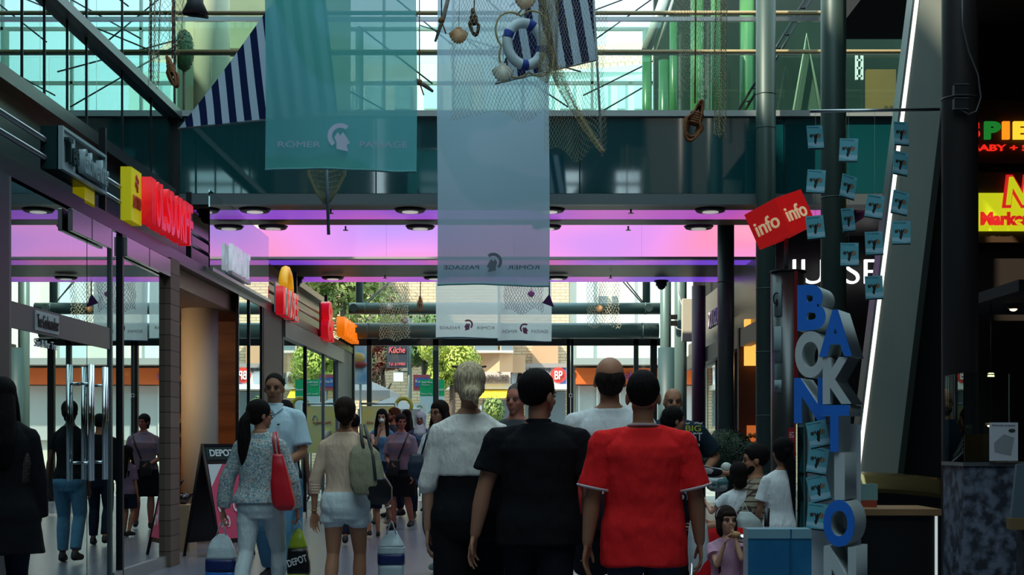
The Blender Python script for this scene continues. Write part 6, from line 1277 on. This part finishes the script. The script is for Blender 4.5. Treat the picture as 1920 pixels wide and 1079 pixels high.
# 13.. the far group
def XYf(px, top_, H): S = (HZ - top_) / (H - EYE); return XY(px, S) + (H,)
x, y = XY(752, 127)
td_ = person('person', 'woman in a purple tie-dye T-shirt and black skirt in the far group', x, y, 160, HH(777, 127), 'f', 'red', 1.2, .03, .012, rarm=((.2, .1, -1), (-.6, .7, -.3)), larm=((.2, .05, -1), (.0, .3, -1)), step=.08, yaw=38,
    top=dict(hem=.9, mat=tied, t=.02, sleeve=.8, slr=1.5), bottom=dict(type='skirt', mat=black, hem=.5, waist=1.0, t=.02), hair='twist', hairc=(.02, .014, .014))
x, y = XY(716, 119)
ic_ = person('person', 'young woman in a light blue top eating an ice cream, in the far group', x, y, 185, HH(768, 119), 'f', 'light', 1.0, 0, .012, rarm=((.25, .35, -1), (-.45, .45, 1), None, (.03, .23, 1.40)), larm=((.15, .05, -1), (.0, .4, -1)), step=.05, yaw=-6,
    top=dict(hem=.9, mat=cloth('cloth_skyblue', (.12, .28, .45)), t=.014, sleeve=0, neck=1.33), bottom=dict(type='skirt', mat=navy, hem=.55, waist=1.0), hair='long', hairc=(.008, .007, .008))
x, y = XY(737, 110)
rh_ = person('person', 'red haired bearded man in profile behind the ice cream woman, in the far group', x, y, 100, HH(765, 110), 'm', 'red', 1.0, 0, .012, step=.05, top=dict(hem=.9, mat=greyc, t=.016, sleeve=.8), bottom=dict(type='trousers', mat=navy, waist=1.0), hair='short', hairc=(.16, .055, .02), feats=('beard',))
x, y = XY(762, 105)
dh_ = person('person', 'person with dark brown hair turned away at the back of the far group', x, y, 10, HH(769, 105), 'f', 'mid', 1.0, 0, .012, step=.05, top=dict(hem=.9, mat=navy, t=.016, sleeve=1.9), bottom=dict(type='trousers', mat=navy, waist=1.0), hair='long', hairc=(.03, .018, .014), face_=False)
x, y = XY(788, 112)
hs_ = person('person', 'woman in a white headscarf and dark patterned dress, in the far group', x, y, 175, HH(772, 112), 'f', 'mid', 1.05, 0, .012, step=.05, rarm=((.1, .2, -1), (-.3, .9, -.1)), top=dict(hem=.55, mat=noisy('cloth_bluepattern', (.01, .015, .03), (.08, .14, .25), 14, .9), t=.03, sleeve=1.9, flare=.03), bottom=dict(type='trousers', mat=navy, waist=1.0), hair='scarf')
x, y = XY(700, 138)
kd_ = person('person', 'dark haired girl in a lilac top standing low before the far group', x, y, 20, EYE - (836 - HZ) / 138, 'f', 'tan', 1.0, 0, .011, step=.04, top=dict(hem=.85, mat=cloth('cloth_lilac', (.2, .14, .22)), t=.016, sleeve=.8), bottom=dict(type='shorts', mat=navy, waist=1.0, cut=.8), hair='long', hairc=(.01, .008, .008), face_=False, headsc=1.25)
x, y = XY(664, 150)
bk_ = person('person', 'person with short black hair just behind the beige jumper', x, y, 0, HH(777, 150), 'm', 'tan', .95, 0, .012, step=.05, top=dict(hem=.9, mat=black, t=.016, sleeve=1.9), bottom=dict(type='trousers', mat=navy, waist=1.0), hair='short', hairc=(.01, .01, .01), face_=False)
x, y = XY(536, 175)
bh_ = person('person', 'person in dark clothes with bare forearm hidden behind the pale blue polo shirt', x, y, 0, HH(752, 175), 'f', 'dark', .98, 0, .012, step=.08, rarm=((.28, .0, -1), (.1, .0, -1)), top=dict(hem=.9, mat=black, t=.014, sleeve=.5), bottom=dict(type='trousers', mat=jeansl, waist=1.0), hair='twist', hairc=(.01, .01, .01), face_=False)
x, y = XY(916, 150)
mb_ = person('person', 'person with dark hair seen small between the blonde woman and the grey haired man', x, y, 175, HH(795, 150), 'f', 'mid', .9, 0, .012, step=.05, top=dict(hem=.9, mat=whitec, t=.014, sleeve=.6), bottom=dict(type='trousers', mat=jeans, waist=1.0), hair='twist', hairc=(.02, .015, .012))
# right side family
x, y = XY(1466, 252)
Hk = HH(822, 252)
wk_ = person('person', 'girl with very long black hair in a white T-shirt beside the plaid shirt man', x, y, 12, Hk, 'f', 'tan', 1.12, 0, .009, step=.03, larm=((.22, .1, -1), (.0, .6, -.8)), rarm=((.12, .1, -1), (.0, .6, -.8)),
    top=dict(hem=.72, mat=whitec, t=.02, sleeve=.7, slr=1.5, flare=.01), bottom=dict(type='jeans', mat=jeans, waist=.95), hair='twist', hairc=(.006, .005, .006), face_=False, headsc=1.2)
extra(wk_, MB().chain([wk_['hp'](.02, -.08, .12), Vector((.06, -.15, 1.42)), Vector((.10, -.15, 1.1)), Vector((.11, -.14, .90))], [.06, .05, .04, .01], 12), 'long_hair', MATS['hair_(0.006, 0.005, 0.006)'])
x, y = XY(1432, 236)
pl_ = person('person', 'bearded dark haired man in a plaid shirt crouching in profile behind the stroller', x, y, 82, 1.76, 'm', 'tan', 1.1, .02, .0095, z0=EYE + (HZ - 833) / 236 - 1.76 + .0, legs=(((-.13, .42, .92), (-.13, .34, .60)), ((.13, .40, .95), (.13, .30, .60))), larm=((.25, .5, -.85), (.1, .95, -.1)), rarm=((.25, .4, -.9), (.1, .95, -.1)), lean=.12, yaw=6,
    top=dict(hem=.88, mat=plaid, t=.02, sleeve=.95, slr=1.3), bottom=dict(type='jeans', mat=navy, waist=1.0), hair='short', hairc=(.012, .009, .008), feats=('beard',))
st = thing('low_stool', 'low dark stool the plaid shirt man sits on', 'stool', (x, y, 0)); zt_ = pl_['root'].location.z + .79
MB().cyl((0, 0, max(.2, zt_ - .05)), .17, .05, 24).build('seat', BLK, st)
for k in range(4): MB().tube([(.12 * math.cos(k * PI / 2 + .7), .12 * math.sin(k * PI / 2 + .7), 0), (.09 * math.cos(k * PI / 2 + .7), .09 * math.sin(k * PI / 2 + .7), max(.2, zt_ - .05))], .014, 8).build('leg', DARK, st)
x, y = XY(1383, 240)
td2 = person('person', 'dark haired toddler in a white top seen from behind, beside the plaid shirt man', x, y, 12, 1.02, 'f', 'light', 1.2, .02, .012, z0=EYE + (HZ - 868) / 240 - 1.02 + .0, legs=(((-.15, .3, .86), (-.15, .34, .55)), ((.15, .3, .86), (.15, .34, .55))), larm=((.6, .3, -.7), (.0, .7, .4)), rarm=((.2, .5, -.8), (0, .9, 0)),
    top=dict(hem=.88, mat=whitec, t=.03, sleeve=.6, slr=1.5), bottom=dict(type='shorts', mat=beige, waist=.98, cut=.9), hair='kid', hairc=(.015, .010, .009), face_=False, headsc=1.45)
# girl in the stroller
x, y = XY(1364, 292)
zg = EYE + (HZ - 950) / 292 - 1.04
sg_ = person('person', 'little girl with hairband and pink T-shirt sitting in the stroller eating a roll', x, y, 168, 1.04, 'f', 'light', 1.18, .02, .0095, z0=zg, legs=(((-.12, .36, .90), (-.11, .44, .58)), ((.12, .36, .90), (.11, .44, .58))), larm=((.25, .6, -.75), (-.45, .5, .75), None, (-.10, .20, 1.50)), rarm=((.3, .5, -.9), (-.5, .6, .68), None, (.02, .24, 1.42)),
    top=dict(hem=.84, mat=cloth('tee_pink', (.50, .28, .38), .5), t=.026, sleeve=.5, slr=1.5), bottom=dict(type='shorts', mat=cloth('cloth_coral', (.45, .06, .06)), waist=.95, cut=.75, legw=1.15), hair='kid', hairc=(.03, .018, .014), feats=('hairband',), headsc=1.36, yaw=26, pitch=-6, curl=(.8, .8))
# ------------------------------------------------------------------ bags, stroller, food
def bag_rings(rings, y, sq=5):      # rings: (px centre, py, half width px, depth m)
    out = []
    for a, b in zip(rings, rings[1:]):
        for k in range(4): t_ = k / 4; out.append(tuple(p + (q - p) * t_ for p, q in zip(a, b)))
    out.append(rings[-1])
    return [((P(px, py, y).x, y, P(px, py, y).z), hw * y / F, d / 2) for px, py, hw, d in out]
def bag(name, label, cat, y, parts, handles=(), base=None, hm=None, hr=.006):
    c = P(base[0], base[1], y); t = thing(name, label, cat, tuple(c))
    for nm, rings, m in parts:
        q = MB().loft(bag_rings(rings, y), 28, None, 4.5); q.v = [v - c for v in q.v]; o = q.build(nm, m, t)
        tx = bpy.data.textures.get('creases') or bpy.data.textures.new('creases', 'CLOUDS'); tx.noise_scale = .09; dm = o.modifiers.new('creases', 'DISPLACE'); dm.texture = tx; dm.strength = .014; dm.mid_level = .5; dm.texture_coords = 'GLOBAL'
    for h_ in handles:
        q = MB().tube([P(px, py, y + dy) - c for px, py, dy in h_], hr, 8); q.build('handle', hm, t)
    return t
leather = mat('leather_red', (.55, .01, .02), .35, spec=.6); plast = mat('plastic_white', (.46, .54, .56), .35, bump=.4, bs=14); nvy = mat('plastic_navy', (.008, .02, .10), .4); pblue = mat('plastic_blue', (.02, .16, .55), .3, bump=.4, bs=10); lime = mat('plastic_lime', (.30, .40, .02), .35, bump=.4, bs=12)
yb_ = pw_['root'].location.y - .22
bag('shoulder_bag', 'bright red leather shoulder bag hanging from the ponytail woman', 'bag', yb_, [('body', [(521, 852, 9, .05), (523, 870, 12, .08), (527, 905, 18, .12), (531, 935, 21, .14), (534, 950, 20, .13), (537, 958, 12, .08)], leather)],
    [[(514, 812, .12), (512, 825, -.02), (514, 840, 0), (517, 856, 0)], [(519, 811, .12), (521, 828, 0), (524, 855, 0)]], (528, 905), leather, .009)
def world_hand(pp, i, k=.13):
    sh, el, wr, u, v, cu, sgn, pn = pp['arms'][i]; return pp['world'](wr + v * k)
def topx(w): return CX + w.x * F / w.y, HZ - (w.z - EYE) * F / w.y
def held_bag(pp, i, name, label, parts, dy=-.01, hgt=26, hw=9, hm=None, px0=None, py0=None, k=.105):
    w_ = world_hand(pp, i, k); px, py = topx(w_); y = w_.y + dy
    ps = [(nm, [(px + a, py + b, c, d) for a, b, c, d in rings], m) for nm, rings, m in parts]
    t = bag(name, label, 'bag', y, ps, [[(px - hw, py + hgt, -.02), (px - 3, py + 6, -.01), (px, py, 0), (px + 3, py + 6, -.01), (px + hw, py + hgt, -.02)], [(px - hw, py + hgt, .03), (px, py, 0.01), (px + hw, py + hgt, .03)]], (px, py + hgt + 20), hm or plast, .005)
    return t, px, py, y
t, px, py, y = held_bag(pw_, 0, 'plastic_bag', 'white plastic carrier bag with navy band and blue bottom, held by the ponytail woman', [('bag_top', [(0, 24, 9, .03), (0, 34, 17, .07), (0, 52, 24, .13), (0, 70, 28, .16)], plast), ('navy_band', [(0, 70, 28.5, .165), (0, 93, 29.5, .175)], nvy), ('blue_bottom', [(0, 93, 29, .17), (0, 120, 29, .17), (0, 140, 26, .15)], pblue)])
t, px, py, y = held_bag(pw_, 1, 'plastic_bag', 'lime green and black plastic carrier bag with white letters beside the light jeans', [('bag_top', [(0, 16, 6, .03), (-2, 30, 12, .08), (-2, 52, 17, .12)], lime), ('black_middle', [(-2, 52, 17.4, .125), (0, 80, 21, .14), (0, 98, 21.5, .15)], mat('plastic_black', (.01, .01, .012), .3, bump=.3, bs=12)), ('lime_bottom', [(0, 98, 21, .145), (-1, 118, 17, .12), (-1, 122, 10, .08)], lime)], hw=6, hgt=18)
c = P(px, py + 38, y); letters('lettering', 'DEPOT', .155, .055, WHITE, t, tuple(P(px, py + 74, y) - t.location + Vector((0, -.085, 0))), 0, .003, .02, rx=0, ry=R(-18))
t, px, py, y = held_bag(be_, 1, 'plastic_bag', 'boxy white plastic carrier bag with a navy band held by the woman in shorts', [('bag_top', [(0, 20, 9, .03), (0, 36, 19, .08), (0, 48, 24, .14)], plast), ('body', [(0, 48, 24, .145), (0, 62, 24.5, .15)], plast), ('navy_band', [(0, 62, 25.2, .157), (0, 81, 25.4, .158)], nvy), ('lower_body', [(0, 81, 24.5, .15), (0, 118, 23.5, .145), (0, 126, 14, .09)], plast)], k=.115)
yk = be_['root'].location.y - .2
kb_ = bag('shoulder_bag', 'khaki canvas shoulder bag with black leather base on the woman in shorts', 'bag', yk, [('body', [(680, 836, 16, .05), (684, 850, 28, .11), (686, 880, 31, .16), (690, 910, 33, .17), (694, 928, 29, .14)], khaki), ('leather_base', [(704, 896, 20, .16), (710, 915, 25, .17), (713, 936, 22, .14), (712, 946, 14, .08)], mat('leather_black', (.01, .009, .009), .35))],
    [[(676, 798, .2), (677, 812, .02), (679, 830, -.02), (682, 842, -.03)], [(684, 798, .2), (688, 815, .02), (694, 835, -.02), (700, 860, -.06), (704, 900, -.1)]], (690, 880), mat('strap_grey', (.035, .04, .04), .6), .012)
yy = bd_['root'].location.y - .3
bag('small_bag', 'red bag at the hip of the balding man, seen beside the red T-shirt', 'bag', yy, [('body', [(1094, 902, 14, .06), (1094, 935, 15, .08), (1094, 964, 14, .06)], mat('bag_red', (.45, .02, .02), .6))], [[(1090, 903, 0), (1092, 870, .05), (1098, 845, .15)]], (1094, 930), BLK, .005)
yy = td_['root'].location.y - .22
bag('shoulder_bag', 'black crossbody bag on the woman in tie-dye, with diagonal strap', 'bag', yy, [('body', [(740, 862, 9, .05), (738, 880, 12, .08), (738, 892, 9, .05)], BLK)], [[(766, 812, .05), (757, 835, -.02), (745, 865, 0)]], (740, 880), BLK, .012)
yy = gl_['root'].location.y - .28
bag('shoulder_bag', 'dark blue shoulder bag with long strap in front of the woman with glasses', 'bag', yy, [('body', [(782, 852, 9, .06), (780, 870, 16, .12), (781, 890, 15, .12), (783, 900, 8, .06)], mat('bag_navy', (.012, .025, .05), .5))], [[(806, 800, .1), (800, 820, 0), (790, 855, 0)], [(806, 905, 0), (804, 930, 0), (796, 950, -.02), (789, 958, 0)]], (782, 875), BLK, .010)
yy = dw_['root'].location.y - .1
bag('shoulder_bag', 'brown woven shoulder bag half behind the black coat at the left edge', 'bag', yy + .1, [('body', [(45, 842, 8, .05), (44, 870, 14, .1), (40, 905, 14, .1), (36, 915, 8, .05)], brick('woven_brown', (.05, .03, .025), (.03, .02, .018), (.012, .008, .006), .03, .02, .8, .004, rot=(R(90), 0, 0)))], [[(40, 800, .0), (44, 842, 0)]], (42, 880), BLK, .005)
# foods
cone = mat('cone_wafer', (.42, .24, .09), .8); icec = mat('ice_cream_white', (.62, .64, .58), .5)
def icecream(lab, p_, s_, tilt):
    t = thing('ice_cream_cone', lab, 'ice cream', tuple(p_)); t.rotation_euler = (0, R(tilt), 0)
    MB().tube([(0, 0, -.09 * s_), (0, 0, 0)], [.006 * s_, .026 * s_], 12).build('wafer', cone, t); q = MB().ell((0, 0, .018 * s_), (.033 * s_, .033 * s_, .03 * s_)).build('scoop', icec, t); return t
w_ = world_hand(pr_, 0, .10); icecream('vanilla ice cream cone held out over the toddler head', w_ + Vector((.08, -.03, .10)), 1.5, 25)
w_ = world_hand(ic_, 1, .10); icecream('ice cream cone at the mouth of the long haired young woman', w_ + Vector((.0, -.02, .05)), 1.3, 0)
w_ = world_hand(hs_, 1, .10); icecream('small ice cream cone held by the woman in the white headscarf', w_ + Vector((0, -.03, .05)), 1.1, 0)
hd_ = sg_['world'](sg_['hp'](0, .12, .05)); rl_ = thing('bread_roll', 'bread roll half wrapped in silver foil in front of the stroller girl face', 'food', tuple(hd_ + Vector((.03, -.04, -.045))))
MB().ell((-.02, 0, .015), (.035, .025, .022)).build('bread', noisy('bread_tan', (.5, .26, .1), (.65, .4, .18), 20, .8), rl_); q = MB().ell((.03, -.005, -.01), (.045, .03, .03), None, 10, 7); q.v = [v + Vector((random.uniform(-.004, .004),) * 3) for v in q.v]; q.build('foil', mat('foil', (.7, .72, .75), .18, 1), rl_)
# stroller
xs, ys = sg_['root'].location.x, sg_['root'].location.y + .02
zs_ = sg_['root'].location.z + .88 * sg_['s']; cr_ = cloth('stroller_red', (.50, .012, .015), .3); so = thing('stroller', 'red fabric stroller with silver tubes and black foam handles', 'stroller', (xs, ys, 0), R(168))
MB().grid(lambda u, v: (-.25 + .50 * u, -.10 - .12 * v ** 1.3 + .03 * math.sin(u * PI), zs_ - .08 + .48 * v - .07 * (2 * u - 1) ** 2 * (v > .8)), 12, 10, (0, -.015, 0)).build('backrest', cr_, so)
MB().grid(lambda u, v: (-.19 + .38 * u, -.08 + .32 * v, zs_ - .07 - .02 * math.sin(u * PI)), 10, 6, (0, 0, -.015)).build('seat', cr_, so)
for s_ in (-1, 1):
    MB().grid(lambda u, v: (s_ * (.20 + .01 * u), -.12 + .26 * u, zs_ - .07 + .16 * v * (1 - u * .5)), 6, 4, (.008, 0, 0)).build('side_panel', cr_, so)
    MB().tube([(s_ * .24, -.32, zs_ + .42), (s_ * .235, -.10, zs_ + .1), (s_ * .23, .36, .10)], .011, 10).build('front_tube', mat('alu_tube', (.62, .66, .68), .25, .8), so)
    MB().tube([(s_ * .235, .05, zs_ - .10), (s_ * .235, -.34, .10)], .011, 10).build('rear_tube', MATS['alu_tube'], so)
    MB().tube([(s_ * .24, -.30, zs_ + .40), (s_ * .24, -.36, zs_ + .48), (s_ * .24, -.43, zs_ + .50)], .018, 10).build('handle', BLK, so)
    for yy_ in (.36, -.34): MB().tube([(s_ * .23 - .02, yy_, .08), (s_ * .23 + .02, yy_, .08)], .078, 20).build('wheel', mat('tyre', (.02, .02, .02), .8), so)
MB().tube([(-.23, -.34, .12), (.23, -.34, .12)], .008, 8).build('axle', MATS['alu_tube'], so); MB().tube([(-.19, .24, zs_ - .05), (-.12, .30, zs_ - .02), (.12, .30, zs_ - .02), (.19, .24, zs_ - .05)], .010, 8).build('safety_bar', BLK, so)
MB().prism([(-.03, .085, zs_ + .0), (.03, .085, zs_ + .0), (.05, .1, zs_ + .16), (.03, .1, zs_ + .17)], (0, .005, 0)).build('harness_strap', BLK, so)
yb2 = ys + .25
bag('plastic_bag', 'large translucent white plastic bag hanging on the left stroller handle', 'bag', yb2, [('body', [(1308, 968, 12, .06), (1309, 990, 17, .14), (1311, 1030, 20, .18), (1312, 1070, 19, .18), (1312, 1095, 14, .12)], plast)], [[(1298, 970, 0), (1304, 940, .05), (1312, 926, .08), (1318, 970, 0)]], (1310, 1020), plast, .004)
bag('plastic_bag', 'pale green and white plastic bag hanging behind the stroller girl, right', 'bag', yb2 + .12, [('body', [(1398, 960, 10, .05), (1402, 975, 22, .12), (1408, 1000, 26, .16), (1410, 1030, 22, .16)], mat('plastic_pale', (.36, .42, .40), .35, bump=.4, bs=14))], [[(1390, 962, 0), (1396, 945, .02), (1404, 962, 0)]], (1403, 990), plast, .004)
bag('plastic_bag', 'crumpled white and turquoise printed bag below the outstretched striped arm', 'bag', 11.9, [('body', [(1345, 896, 16, .06), (1346, 904, 20, .1), (1346, 916, 20, .1), (1345, 922, 12, .06)], noisy('plastic_print', (.5, .56, .56), (.06, .16, .18), 14, .4, (1, 1, 1), .48, .52))], [[(1335, 897, 0), (1338, 888, .0), (1345, 897, 0)]], (1345, 908), plast, .004)
